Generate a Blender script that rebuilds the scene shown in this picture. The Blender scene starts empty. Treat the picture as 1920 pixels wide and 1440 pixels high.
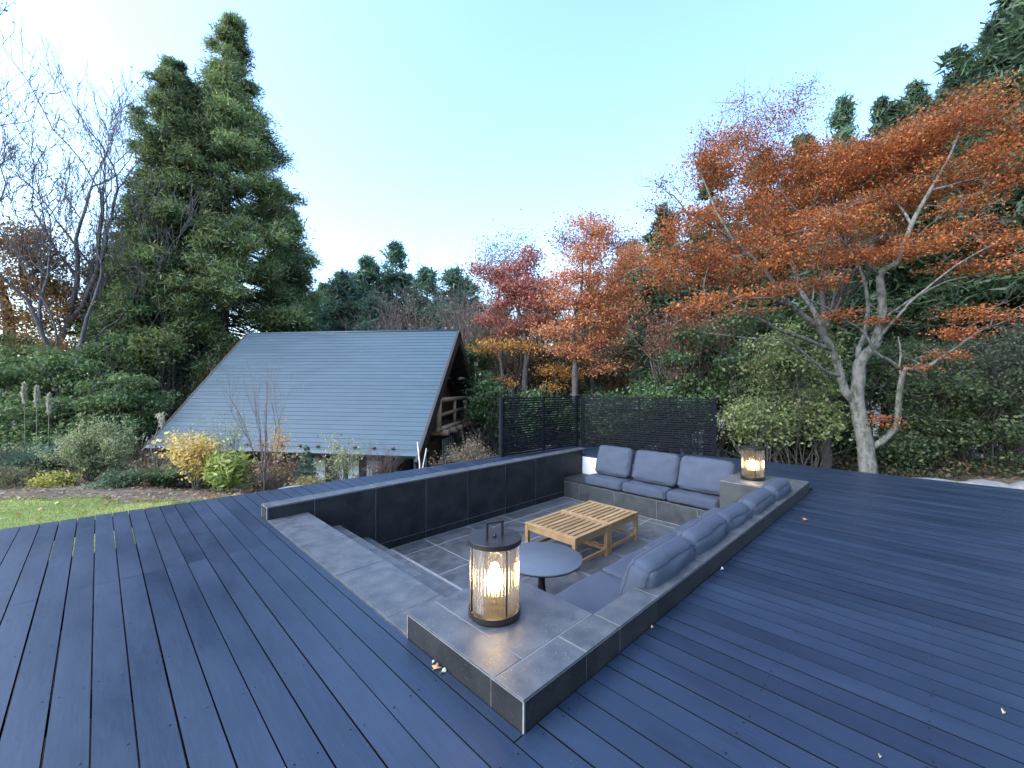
import bpy, bmesh, math, random
import numpy as np
from mathutils import Vector, Matrix

random.seed(7)
RNG = np.random.default_rng(11)
S = bpy.context.scene
COL = S.collection
R_ = math.radians

# ------------------------------------------------------------------ camera
cam_data = bpy.data.cameras.new('camera')
cam_data.sensor_width = 36.0
cam_data.lens = 36.0 * 787.2 / 1920.0
cam_data.clip_start = 0.05
cam_data.clip_end = 2000.0
cam = bpy.data.objects.new('camera', cam_data)
COL.objects.link(cam)
CAM = Vector((-1.3783, -1.3157, 1.6))
RIGHT = Vector((0.71201904, -0.70215276, 0.00322291))
UP = Vector((0.00078483, 0.00538584, 0.99998519))
FWD = Vector((0.70215972, 0.71200597, -0.00438589))
cam.matrix_world = Matrix(((RIGHT.x, UP.x, -FWD.x, CAM.x), (RIGHT.y, UP.y, -FWD.y, CAM.y),
                           (RIGHT.z, UP.z, -FWD.z, CAM.z), (0, 0, 0, 1)))
S.camera = cam

# ------------------------------------------------------------------ sky, sun, exposure
SUN_ELEV, SUN_AZ = R_(40), R_(163)      # direction towards the sun, azimuth counter-clockwise from +X
world = bpy.data.worlds.new('World')
S.world = world
world.use_nodes = True
wn = world.node_tree
wn.nodes.clear()
sky = wn.nodes.new('ShaderNodeTexSky')
sky.sky_type = 'NISHITA'
sky.sun_disc = False
sky.sun_elevation = SUN_ELEV
sky.sun_rotation = R_(90) - SUN_AZ
sky.altitude = 300
sky.air_density = 1.2
sky.dust_density = 3.0
sky.ozone_density = 1.0
bg = wn.nodes.new('ShaderNodeBackground')
bg.inputs['Strength'].default_value = 0.13
wo = wn.nodes.new('ShaderNodeOutputWorld')
tint = wn.nodes.new('ShaderNodeMix')
tint.data_type = 'RGBA'
tint.blend_type = 'MULTIPLY'
tint.inputs['Factor'].default_value = 1.0
tint.inputs['B'].default_value = (0.84, 0.985, 1.14, 1.0)
wn.links.new(sky.outputs['Color'], tint.inputs['A'])
wn.links.new(tint.outputs['Result'], bg.inputs['Color'])
wn.links.new(bg.outputs['Background'], wo.inputs['Surface'])
sun_data = bpy.data.lights.new('sun', 'SUN')
sun_data.energy = 0.5
sun_data.angle = R_(100)
sun_data.color = (1.0, 0.98, 0.95)
sun = bpy.data.objects.new('sun', sun_data)
COL.objects.link(sun)
sd = Vector((math.cos(SUN_ELEV) * math.cos(SUN_AZ), math.cos(SUN_ELEV) * math.sin(SUN_AZ), math.sin(SUN_ELEV)))
sun.rotation_euler = sd.to_track_quat('Z', 'Y').to_euler()
sun.location = sd * 40
S.view_settings.view_transform = 'Standard'
S.view_settings.look = 'None'
S.view_settings.gamma = 1.0
S.view_settings.use_curve_mapping = False
S.view_settings.exposure = 2.25
S.render.engine = 'CYCLES'
S.cycles.caustics_refractive = False
S.cycles.caustics_reflective = False
S.cycles.max_bounces = 8
S.cycles.transparent_max_bounces = 16
S.cycles.sample_clamp_indirect = 6.0

# ------------------------------------------------------------------ materials
def new_mat(name):
    m = bpy.data.materials.new(name)
    m.use_nodes = True
    nt = m.node_tree
    nt.nodes.clear()
    out = nt.nodes.new('ShaderNodeOutputMaterial')
    return m, nt, out

def N(nt, kind, **kw):
    n = nt.nodes.new(kind)
    for k, v in kw.items():
        if k in n.inputs:
            n.inputs[k].default_value = v
        else:
            setattr(n, k, v)
    return n

def rgba(c):
    return (c[0], c[1], c[2], 1.0)

def surf_mat(name, c1, c2=None, scale=6.0, rough=0.6, r2=None, spec=0.5, bump=0.0, bscale=40.0, stretch=(1, 1, 1),
             obj_var=0.0, specks=None, metallic=0.0, grain=None, contrast=(0.35, 0.65)):
    """Principled surface: two colours mixed by noise, optional specks, grain and per-object value change."""
    m, nt, out = new_mat(name)
    p = N(nt, 'ShaderNodeBsdfPrincipled')
    p.inputs['Metallic'].default_value = metallic
    p.inputs['Roughness'].default_value = rough
    p.inputs['Specular IOR Level'].default_value = spec
    nt.links.new(p.outputs[0], out.inputs[0])
    tc = N(nt, 'ShaderNodeTexCoord')
    oi = N(nt, 'ShaderNodeObjectInfo')
    off = N(nt, 'ShaderNodeVectorMath', operation='SCALE')
    off.inputs[0].default_value = (37.0, 91.0, 53.0)
    nt.links.new(oi.outputs['Random'], off.inputs['Scale'])
    add = N(nt, 'ShaderNodeVectorMath', operation='ADD')
    nt.links.new(tc.outputs['Object'], add.inputs[0])
    nt.links.new(off.outputs[0], add.inputs[1])
    mp = N(nt, 'ShaderNodeMapping')
    mp.inputs['Scale'].default_value = stretch
    nt.links.new(add.outputs[0], mp.inputs['Vector'])
    no = N(nt, 'ShaderNodeTexNoise', Scale=scale, Detail=6.0, Roughness=0.62)
    nt.links.new(mp.outputs[0], no.inputs['Vector'])
    ramp = N(nt, 'ShaderNodeValToRGB')
    ramp.color_ramp.elements[0].position = contrast[0]
    ramp.color_ramp.elements[1].position = contrast[1]
    ramp.color_ramp.elements[0].color = rgba(c1)
    ramp.color_ramp.elements[1].color = rgba(c2 or c1)
    nt.links.new(no.outputs['Fac'], ramp.inputs['Fac'])
    col = ramp.outputs['Color']
    if grain:
        gm = N(nt, 'ShaderNodeMapping')
        gm.inputs['Scale'].default_value = grain[0]
        nt.links.new(add.outputs[0], gm.inputs['Vector'])
        g = N(nt, 'ShaderNodeTexNoise', Scale=1.0, Detail=4.0, Roughness=0.7)
        nt.links.new(gm.outputs[0], g.inputs['Vector'])
        gr = N(nt, 'ShaderNodeMapRange')
        gr.inputs['From Min'].default_value = 0.3
        gr.inputs['From Max'].default_value = 0.7
        gr.inputs['To Min'].default_value = 1.0 - grain[1]
        gr.inputs['To Max'].default_value = 1.0 + grain[1]
        nt.links.new(g.outputs['Fac'], gr.inputs['Value'])
        mx = N(nt, 'ShaderNodeVectorMath', operation='SCALE')
        nt.links.new(col, mx.inputs[0])
        nt.links.new(gr.outputs[0], mx.inputs['Scale'])
        col = mx.outputs[0]
    if obj_var:
        mr = N(nt, 'ShaderNodeMapRange')
        mr.inputs['To Min'].default_value = 1.0 - obj_var
        mr.inputs['To Max'].default_value = 1.0 + obj_var
        nt.links.new(oi.outputs['Random'], mr.inputs['Value'])
        mx = N(nt, 'ShaderNodeVectorMath', operation='SCALE')
        nt.links.new(col, mx.inputs[0])
        nt.links.new(mr.outputs[0], mx.inputs['Scale'])
        col = mx.outputs[0]
    if specks:
        sc, thr, colr = specks
        vo = N(nt, 'ShaderNodeTexVoronoi', Scale=sc, Randomness=1.0)
        nt.links.new(add.outputs[0], vo.inputs['Vector'])
        n2 = N(nt, 'ShaderNodeTexNoise', Scale=sc * 0.13, Detail=2.0)
        nt.links.new(add.outputs[0], n2.inputs['Vector'])
        th = N(nt, 'ShaderNodeMath', operation='MULTIPLY')
        th.inputs[1].default_value = thr
        nt.links.new(n2.outputs['Fac'], th.inputs[0])
        lt = N(nt, 'ShaderNodeMath', operation='LESS_THAN')
        nt.links.new(vo.outputs['Distance'], lt.inputs[0])
        nt.links.new(th.outputs[0], lt.inputs[1])
        mix = N(nt, 'ShaderNodeMix', data_type='RGBA')
        nt.links.new(lt.outputs[0], mix.inputs['Factor'])
        nt.links.new(col, mix.inputs['A'])
        mix.inputs['B'].default_value = rgba(colr)
        col = mix.outputs['Result']
    nt.links.new(col, p.inputs['Base Color'])
    if r2 is not None:
        rr = N(nt, 'ShaderNodeMapRange')
        rr.inputs['From Min'].default_value = 0.3
        rr.inputs['From Max'].default_value = 0.7
        rr.inputs['To Min'].default_value = rough
        rr.inputs['To Max'].default_value = r2
        nt.links.new(no.outputs['Fac'], rr.inputs['Value'])
        nt.links.new(rr.outputs[0], p.inputs['Roughness'])
    if bump:
        b = N(nt, 'ShaderNodeBump', Strength=bump, Distance=0.01)
        bn = N(nt, 'ShaderNodeTexNoise', Scale=bscale, Detail=5.0)
        nt.links.new(mp.outputs[0], bn.inputs['Vector'])
        nt.links.new(bn.outputs['Fac'], b.inputs['Height'])
        nt.links.new(b.outputs[0], p.inputs['Normal'])
    return m

def leaf_mat(name, trans=0.35, gloss=0.06, mult=1.0):
    """Leaf surface: colour from the mesh's colour attribute, part of the light passes through."""
    m, nt, out = new_mat(name)
    at = N(nt, 'ShaderNodeAttribute', attribute_name='leaf_colour')
    c = at.outputs['Color']
    if mult != 1.0:
        mx = N(nt, 'ShaderNodeVectorMath', operation='SCALE')
        nt.links.new(c, mx.inputs[0])
        mx.inputs['Scale'].default_value = mult
        c = mx.outputs[0]
    d = N(nt, 'ShaderNodeBsdfDiffuse')
    t = N(nt, 'ShaderNodeBsdfTranslucent')
    g = N(nt, 'ShaderNodeBsdfGlossy', Roughness=0.45)
    m1 = N(nt, 'ShaderNodeMixShader', Fac=trans)
    m2 = N(nt, 'ShaderNodeMixShader', Fac=gloss)
    nt.links.new(c, d.inputs['Color'])
    nt.links.new(c, t.inputs['Color'])
    nt.links.new(d.outputs[0], m1.inputs[1])
    nt.links.new(t.outputs[0], m1.inputs[2])
    nt.links.new(m1.outputs[0], m2.inputs[1])
    nt.links.new(g.outputs[0], m2.inputs[2])
    nt.links.new(m2.outputs[0], out.inputs[0])
    return m

def glass_mat(name):
    m, nt, out = new_mat(name)
    tr = N(nt, 'ShaderNodeBsdfTransparent')
    tr.inputs['Color'].default_value = (0.93, 0.94, 0.95, 1)
    gl = N(nt, 'ShaderNodeBsdfGlass', Roughness=0.02, IOR=1.45)
    mx = N(nt, 'ShaderNodeMixShader', Fac=0.55)
    nt.links.new(tr.outputs[0], mx.inputs[1])
    nt.links.new(gl.outputs[0], mx.inputs[2])
    halo = N(nt, 'ShaderNodeBsdfTranslucent')          # slight scattering, added so the glass shows an amber glow
    halo.inputs['Color'].default_value = (0.9, 0.88, 0.85, 1)
    m2 = N(nt, 'ShaderNodeMixShader', Fac=0.025)
    nt.links.new(mx.outputs[0], m2.inputs[1])
    nt.links.new(halo.outputs[0], m2.inputs[2])
    nt.links.new(m2.outputs[0], out.inputs[0])
    return m

def emit_mat(name, col, s):
    m, nt, out = new_mat(name)
    e = N(nt, 'ShaderNodeEmission', Strength=s)
    e.inputs['Color'].default_value = rgba(col)
    nt.links.new(e.outputs[0], out.inputs[0])
    return m

M = {}
M['plank'] = surf_mat('deck_stain', (0.0078, 0.0165, 0.036), (0.0175, 0.033, 0.066), scale=1.5, rough=0.33, r2=0.56, spec=0.5, bump=0.14, bscale=22,
                      stretch=(1.0, 0.35, 1.0), obj_var=0.05, contrast=(0.28, 0.74), specks=(26, 0.10, (0.08, 0.09, 0.10)), grain=((120, 4, 60), 0.22))
M['screw'] = surf_mat('screw_steel', (0.006, 0.006, 0.008), rough=0.6, spec=0.2)
M['plank_edge'] = surf_mat('unstained_edge', (0.008, 0.008, 0.009), rough=0.95, spec=0.05)  # shade of the board gaps, painted near-black on the side faces
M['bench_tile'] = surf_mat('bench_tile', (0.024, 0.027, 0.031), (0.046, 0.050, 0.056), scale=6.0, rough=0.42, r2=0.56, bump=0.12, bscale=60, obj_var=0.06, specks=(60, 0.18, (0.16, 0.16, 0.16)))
M['joist'] = surf_mat('joist_wood', (0.03, 0.028, 0.026), rough=0.8)
M['tile'] = surf_mat('basalt_tile', (0.046, 0.051, 0.061), (0.088, 0.094, 0.106), scale=7.0, rough=0.36, r2=0.52, bump=0.12, bscale=60, obj_var=0.06,
                     specks=(55, 0.20, (0.30, 0.30, 0.30)))
M['wall_tile'] = surf_mat('dark_wall_tile', (0.0095, 0.0103, 0.0125), (0.022, 0.023, 0.026), scale=4.0, spec=0.25, rough=0.5, r2=0.62, bump=0.12, bscale=60, obj_var=0.08,
                          specks=(70, 0.20, (0.14, 0.14, 0.14)))
M['grout'] = surf_mat('pale_grout', (0.20, 0.20, 0.21), (0.28, 0.28, 0.28), scale=20, rough=0.85)
M['white_wall'] = surf_mat('white_render', (0.62, 0.64, 0.64), (0.72, 0.73, 0.73), scale=4, rough=0.7)
M['fabric'] = surf_mat('grey_fabric', (0.047, 0.059, 0.089), (0.056, 0.069, 0.100), scale=5, rough=0.92, spec=0.25, bump=0.35, bscale=380, obj_var=0.05,
                       grain=((240, 240, 240), 0.10))
M['piping'] = surf_mat('dark_piping', (0.030, 0.036, 0.051), rough=0.9)
M['teak'] = surf_mat('teak', (0.215, 0.130, 0.060), (0.320, 0.205, 0.105), scale=3.0, rough=0.5, spec=0.4, bump=0.12, bscale=50, stretch=(0.6, 3, 3),
                     obj_var=0.12, grain=((6, 70, 70), 0.14))
M['black_slat'] = surf_mat('black_slat', (0.022, 0.024, 0.030), (0.034, 0.036, 0.044), scale=6, rough=0.45, obj_var=0.1)
M['fence'] = surf_mat('fence_stain', (0.006, 0.008, 0.012), (0.010, 0.012, 0.018), scale=5, rough=0.6, spec=0.12, obj_var=0.12, bump=0.1, bscale=30)
M['bronze'] = surf_mat('dark_bronze', (0.014, 0.012, 0.012), (0.022, 0.019, 0.018), scale=8, rough=0.28, metallic=0.2, r2=0.38)
M['table_top'] = surf_mat('table_laminate', (0.075, 0.092, 0.120), (0.085, 0.102, 0.130), scale=8, rough=0.42)
M['table_black'] = surf_mat('black_metal', (0.010, 0.010, 0.012), rough=0.45)
M['glass'] = glass_mat('fluted_glass')
M['bulb'] = emit_mat('bulb_glow', (1.0, 0.70, 0.25), 8.0)
M['cap_glow'] = surf_mat('brass_inside', (0.75, 0.52, 0.20), rough=0.35, metallic=0.6)
M['roof'] = surf_mat('roof_metal', (0.024, 0.054, 0.078), (0.035, 0.070, 0.098), scale=1.1, rough=0.40, r2=0.5, spec=0.5, stretch=(0.5, 1, 1), obj_var=0.05,
                     specks=(3.2, 0.05, (0.45, 0.50, 0.52)))
M['dark_timber'] = surf_mat('dark_timber', (0.016, 0.013, 0.012), (0.032, 0.025, 0.022), scale=6, rough=0.6, obj_var=0.15, bump=0.2, bscale=25)
M['brown_board'] = surf_mat('brown_board', (0.085, 0.047, 0.028), (0.14, 0.078, 0.044), scale=3, rough=0.6, stretch=(1, 1, 5), obj_var=0.2)
M['log'] = surf_mat('log_wood', (0.19, 0.12, 0.072), (0.32, 0.21, 0.13), scale=8, rough=0.7, bump=0.4, bscale=14, obj_var=0.2)
M['log_end'] = surf_mat('log_end_grain', (0.17, 0.14, 0.11), (0.24, 0.20, 0.16), scale=12, rough=0.8)
M['plaster'] = surf_mat('white_plaster', (0.58, 0.62, 0.60), (0.70, 0.73, 0.71), scale=3, rough=0.8)
M['white_metal'] = surf_mat('antenna_white', (0.78, 0.78, 0.78), rough=0.5)
M['grey_metal'] = surf_mat('grey_metal', (0.35, 0.35, 0.36), rough=0.4, metallic=0.5)
M['maple_bark'] = surf_mat('maple_bark', (0.050, 0.055, 0.038), (0.185, 0.180, 0.170), scale=11, rough=0.9, bump=0.9, bscale=26, contrast=(0.36, 0.58), stretch=(1, 1, .55))
M['grey_bark'] = surf_mat('grey_bark', (0.045, 0.040, 0.038), (0.105, 0.095, 0.090), scale=9, rough=0.9, bump=0.7, bscale=22, stretch=(1, 1, .3))
M['dark_bark'] = surf_mat('dark_bark', (0.022, 0.018, 0.016), (0.050, 0.041, 0.036), scale=9, rough=0.95, bump=0.7, bscale=22, stretch=(1, 1, .3))
M['cedar_bark'] = surf_mat('cedar_bark', (0.060, 0.042, 0.032), (0.130, 0.095, 0.075), scale=10, rough=0.95, bump=0.7, bscale=26, stretch=(1, 1, .15))
M['twig'] = surf_mat('pale_twig', (0.10, 0.088, 0.072), (0.17, 0.15, 0.125), scale=10, rough=0.9)
M['dark_twig'] = surf_mat('dark_twig', (0.045, 0.036, 0.034), (0.085, 0.070, 0.066), scale=10, rough=0.9)
M['far_twig'] = surf_mat('grey_twig', (0.075, 0.066, 0.070), (0.125, 0.112, 0.118), scale=10, rough=0.9)
M['red_twig'] = surf_mat('red_twig', (0.095, 0.066, 0.066), (0.15, 0.11, 0.105), scale=10, rough=0.9)
M['leaf'] = leaf_mat('leaf_surface', 0.48, 0.03, 1.25)
M['needle'] = leaf_mat('needle_surface', 0.42, 0.03, 1.95)
M['rock'] = surf_mat('pale_rock', (0.15, 0.155, 0.16), (0.24, 0.24, 0.235), scale=5, rough=0.85, bump=0.6, bscale=12)
M['soil'] = surf_mat('forest_soil', (0.055, 0.042, 0.030), (0.14, 0.115, 0.085), scale=1.3, rough=0.95, bump=0.8, bscale=14)

# ------------------------------------------------------------------ mesh helpers
def tag(o, label=None, cat=None, group=None, kind=None):
    if label: o['label'] = label
    if cat: o['category'] = cat
    if group: o['group'] = group
    if kind: o['kind'] = kind
    return o

def empty(name, loc, label=None, cat=None, group=None, kind=None, rotz=0.0):
    o = bpy.data.objects.new(name, None)
    COL.objects.link(o)
    o.location = loc
    o.rotation_euler = (0, 0, rotz)
    o.empty_display_size = 0.2
    return tag(o, label, cat, group, kind)

def link(name, me, mat, parent=None, world=True):
    """world=True: the mesh is given in world coordinates, the parent is an unrotated Empty."""
    o = bpy.data.objects.new(name, me)
    COL.objects.link(o)
    if mat is not None and len(me.materials) == 0:
        for mm in (mat if isinstance(mat, (list, tuple)) else [mat]):
            me.materials.append(mm)
    if parent is not None:
        o.parent = parent
        if world and parent.type == 'EMPTY':
            o.matrix_parent_inverse = Matrix.Translation(-Vector(parent.location))
    return o

class MB:
    """Collects polygons; becomes one mesh object."""
    def __init__(self):
        self.v, self.f, self.mi, self.sm = [], [], [], []
    def add(self, vs, fs, mi=0, smooth=False):
        o = len(self.v)
        self.v.extend(vs)
        for f in fs:
            self.f.append([i + o for i in f])
            self.mi.append(mi)
            self.sm.append(smooth)
        return self
    def box(self, x0, x1, y0, y1, z0, z1, mi=0):
        vs = [(x0, y0, z0), (x1, y0, z0), (x1, y1, z0), (x0, y1, z0), (x0, y0, z1), (x1, y0, z1), (x1, y1, z1), (x0, y1, z1)]
        fs = [(3, 2, 1, 0), (4, 5, 6, 7), (0, 1, 5, 4), (1, 2, 6, 5), (2, 3, 7, 6), (3, 0, 4, 7)]
        return self.add(vs, fs, mi)
    def hexa(self, vs, mi=0):
        fs = [(3, 2, 1, 0), (4, 5, 6, 7), (0, 1, 5, 4), (1, 2, 6, 5), (2, 3, 7, 6), (3, 0, 4, 7)]
        return self.add([tuple(v) for v in vs], fs, mi)
    def cbox(self, x0, x1, y0, y1, z0, z1, c=0.004, mi=0):
        """Box whose upper and side edges are chamfered."""
        vs, fs = [], []
        for z, i in ((z0, 0), (z1 - c, 0), (z1, c)):
            vs += [(x0 + i, y0 + i, z), (x1 - i, y0 + i, z), (x1 - i, y1 - i, z), (x0 + i, y1 - i, z)]
        fs.append((3, 2, 1, 0))
        for k in (0, 4):
            for j in range(4):
                a, b = k + j, k + (j + 1) % 4
                fs.append((a, b, b + 4, a + 4))
        fs.append((8, 9, 10, 11))
        return self.add(vs, fs, mi)
    def tube(self, pts, rad, n=8, mi=0, cap=True):
        pts = [Vector(p) for p in pts]
        k = len(pts)
        if not hasattr(rad, '__len__'): rad = [rad] * k
        vs, fs = [], []
        u = None
        for i, p in enumerate(pts):
            t = (pts[min(i + 1, k - 1)] - pts[max(i - 1, 0)])
            t = t.normalized() if t.length > 1e-9 else Vector((0, 0, 1))
            if u is None:
                u = t.orthogonal().normalized()
            u = (u - t * u.dot(t))
            u = u.normalized() if u.length > 1e-6 else t.orthogonal().normalized()
            w = t.cross(u)
            for j in range(n):
                a = 2 * math.pi * j / n
                vs.append(tuple(p + (u * math.cos(a) + w * math.sin(a)) * rad[i]))
        for i in range(k - 1):
            for j in range(n):
                a, b = i * n + j, i * n + (j + 1) % n
                fs.append((a, b, b + n, a + n))
        if cap:
            fs.append(tuple(reversed(range(n))))
            fs.append(tuple(range((k - 1) * n, k * n)))
        return self.add(vs, fs, mi, True)
    def lathe(self, prof, n=32, c=(0, 0), mi=0, ripple=0.0, nrip=0):
        vs, fs = [], []
        k = len(prof)
        for (r, z) in prof:
            for j in range(n):
                a = 2 * math.pi * j / n
                rr = r + (ripple * math.cos(a * nrip) if ripple else 0)
                vs.append((c[0] + rr * math.cos(a), c[1] + rr * math.sin(a), z))
        for i in range(k - 1):
            for j in range(n):
                a, b = i * n + j, i * n + (j + 1) % n
                fs.append((a, b, b + n, a + n))
        return self.add(vs, fs, mi, True)
    def mesh(self, name='mesh'):
        me = bpy.data.meshes.new(name)
        me.from_pydata(self.v, [], self.f)
        me.polygons.foreach_set('material_index', self.mi)
        me.polygons.foreach_set('use_smooth', self.sm)
        me.update()
        return me
    def build(self, name, mat, parent=None, world=True, autosmooth=False):
        o = link(name, self.mesh(name), mat, parent, world)
        if autosmooth:
            me = o.data
            bm = bmesh.new(); bm.from_mesh(me)
            for e in bm.edges:
                if len(e.link_faces) == 2 and e.calc_face_angle(0) > 0.7: e.smooth = False
            bm.to_mesh(me); bm.free()
        return o

def copy_tree(o, parent=None):
    c = o.copy()
    COL.objects.link(c)
    if parent is not None:
        c.parent = parent
        c.matrix_parent_inverse = o.matrix_parent_inverse.copy()
    for ch in list(o.children):
        copy_tree(ch, c)
    return c

# ---- leaves and limbs (numpy)
def fan_quads(cen, nor, axis, length, width, cols, name):
    """One rhombic leaf per row: centre, normal, long axis."""
    n = len(cen)
    side = np.cross(nor, axis)
    side /= np.linalg.norm(side, axis=1, keepdims=True) + 1e-9
    L = (axis * length[:, None])
    W = side * width[:, None]
    v = np.empty((n, 4, 3), np.float32)
    v[:, 0] = cen - L * 0.5
    v[:, 1] = cen + W * 0.5 - L * 0.05
    v[:, 2] = cen + L * 0.5
    v[:, 3] = cen - W * 0.5 - L * 0.05
    return quads_mesh(v, cols, name)

def tri_leaves(cen, nor, axis, length, width, cols, name):
    """One slim triangle per needle spray."""
    n = len(cen)
    side = np.cross(nor, axis)
    side /= np.linalg.norm(side, axis=1, keepdims=True) + 1e-9
    v = np.empty((n, 3, 3), np.float32)
    v[:, 0] = cen - axis * length[:, None] * 0.5 - side * width[:, None] * 0.62
    v[:, 1] = cen - axis * length[:, None] * 0.4 + side * width[:, None] * 0.62
    v[:, 2] = cen + axis * length[:, None] * 0.6
    return quads_mesh(v, cols, name)

def quads_mesh(v, cols, name):
    n, q = len(v), v.shape[1]
    me = bpy.data.meshes.new(name)
    me.vertices.add(n * q)
    me.vertices.foreach_set('co', v.reshape(-1).astype(np.float32))
    me.loops.add(n * q)
    me.loops.foreach_set('vertex_index', np.arange(n * q, dtype=np.int32))
    me.polygons.add(n)
    me.polygons.foreach_set('loop_start', np.arange(0, n * q, q, dtype=np.int32))
    me.polygons.foreach_set('loop_total', np.full(n, q, np.int32))
    at = me.attributes.new('leaf_colour', 'FLOAT_COLOR', 'FACE')
    c4 = np.ones((n, 4), np.float32)
    c4[:, :3] = cols
    at.data.foreach_set('color', c4.reshape(-1))
    me.update(calc_edges=True)
    return me

def unit(a):
    return a / (np.linalg.norm(a, axis=1, keepdims=True) + 1e-9)

def rnd_dirs(n):
    return unit(RNG.normal(size=(n, 3)))

def palette(n, cols, weights=None, jitter=0.22):
    cols = np.array(cols, float)
    w = np.array(weights, float) if weights is not None else np.ones(len(cols))
    idx = RNG.choice(len(cols), n, p=w / w.sum())
    return np.clip(cols[idx] * (1 + RNG.normal(0, jitter, (n, 1))), 0.003, 0.9)
# ------------------------------------------------------------------ terrain
DECK_X0, DECK_Y0 = -3.75, -4.7
def deck_ymax(x):
    """Where the boards end on the lawn side and, beyond the pit, on the forest side."""
    left = 5.60 - 0.072 * x
    far = np.interp(x, [7.35, 7.72, 8.20, 8.35, 8.60, 8.9], [5.07, 3.6, 2.1, 0.5, -2.3, -5.0])
    return min(left, far) if x > 7.35 else left

def ground_z(x, y):
    x = np.asarray(x, float); y = np.asarray(y, float)
    d = (x - CAM.x) * FWD.x + (y - CAM.y) * FWD.y
    z = -0.45 - 0.09 * np.clip(d - 7.3, 0, 9) - 0.13 * np.clip(d - 16.3, 0, 40)
    z = z + 0.035 * np.sin(x * 1.1 + 0.4) * np.cos(y * 0.9) + 0.05 * np.sin(x * 0.31 + y * 0.43)
    z = z + 0.25 * np.clip((x - 8.8) / 2.5, 0, 1) * np.clip((4 - y) / 3, 0, 1)
    hx, hy = 4.6, 10.9
    hd = np.sqrt((x - hx) ** 2 + (y - hy) ** 2)
    z = z - 0.30 * np.clip(1.6 - hd / 3.5, 0, 1)
    inside = np.clip((x - DECK_X0 + 0.2) / 0.5, 0, 1) * np.clip((8.25 - x) / 0.5, 0, 1) * np.clip((5.25 - 0.05 * x - y) / 0.5, 0, 1) * np.clip((y - DECK_Y0 + 0.2) / 0.5, 0, 1)
    return z * (1 - inside) + inside * -1.25

def make_ground():
    def axis(lo, hi, c0, c1, step):
        inner = list(np.arange(c0, c1 + 1e-6, step))
        a, s, out = c0, step, []
        while a > lo:
            s *= 1.25; a -= s; out.append(a)
        b, s, out2 = inner[-1], step, []
        while b < hi:
            s *= 1.25; b += s; out2.append(b)
        return np.array(out[::-1] + inner + out2)
    xs = axis(-400, 420, -8, 20, 0.3)
    ys = axis(-400, 420, -7, 20, 0.3)
    X, Y = np.meshgrid(xs, ys, indexing='ij')
    Z = ground_z(X, Y)
    nx, ny = len(xs), len(ys)
    v = np.stack([X, Y, Z], -1).reshape(-1, 3)
    i = np.arange(nx * ny).reshape(nx, ny)
    f = np.stack([i[:-1, :-1], i[1:, :-1], i[1:, 1:], i[:-1, 1:]], -1).reshape(-1, 4)
    me = bpy.data.meshes.new('ground')
    me.from_pydata(v.tolist(), [], f.tolist())
    me.polygons.foreach_set('use_smooth', [True] * len(me.polygons))
    o = link('ground', me, M['soil'])
    tag(o, kind='structure')
make_ground()

# lawn: a sheet 4 mm and more above the soil, cut off along the planting bed
def bed_d(lat):
    return 7.25 + 0.12 * math.sin(lat * 2.3) + 0.10 * math.sin(lat * 5.1 + 1) + 0.05 * math.sin(lat * 13.7) - 0.35 * max(0, lat + 0.2)
def cam_xy(lat, d):
    return (CAM.x + FWD.x * d + RIGHT.x * lat, CAM.y + FWD.y * d + RIGHT.y * lat)
def make_lawn():
    vs, fs = [], []
    lats = np.arange(-14, -1.0, 0.15)
    K = 26
    for la in lats:
        d1 = bed_d(la)
        d0 = 3.0
        for k in range(K):
            d = d0 + (d1 - d0) * k / (K - 1)
            x, y = cam_xy(la, d)
            z = float(ground_z(x, y)) + 0.012 + (0.0 if k < K - 1 else -0.02)
            vs.append((x, y, z))
    n = len(lats)
    for i in range(n - 1):
        for k in range(K - 1):
            a = i * K + k
            # leave out what would lie under the deck
            x, y, z = vs[a]
            if y < deck_ymax(x) - 0.25 and x > DECK_X0: continue
            fs.append((a, a + K, a + K + 1, a + 1))
    me = bpy.data.meshes.new('lawn')
    me.from_pydata(vs, [], fs)
    me.polygons.foreach_set('use_smooth', [True] * len(me.polygons))
    m = surf_mat('lawn_turf', (0.105, 0.150, 0.030), (0.27, 0.27, 0.085), scale=0.9, rough=0.95, bump=0.6, bscale=60, grain=((38, 38, 38), 0.35))
    o = link('lawn', me, m)
    tag(o, kind='structure')
make_lawn()

# ------------------------------------------------------------------ deck
deck = empty('deck', (0, 0, 0), kind='structure')
def board(xa, xb, y0, y1a, y1b, dz=0.0):
    z0, z1 = -0.032 + dz, 0.0 + dz
    b = MB()
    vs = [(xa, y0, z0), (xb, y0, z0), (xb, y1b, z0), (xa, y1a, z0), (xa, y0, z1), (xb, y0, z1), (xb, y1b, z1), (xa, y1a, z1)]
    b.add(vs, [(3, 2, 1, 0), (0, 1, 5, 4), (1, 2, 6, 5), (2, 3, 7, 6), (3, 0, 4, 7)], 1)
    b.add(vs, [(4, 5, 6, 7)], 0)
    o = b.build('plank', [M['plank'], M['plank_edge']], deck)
    return o

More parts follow.
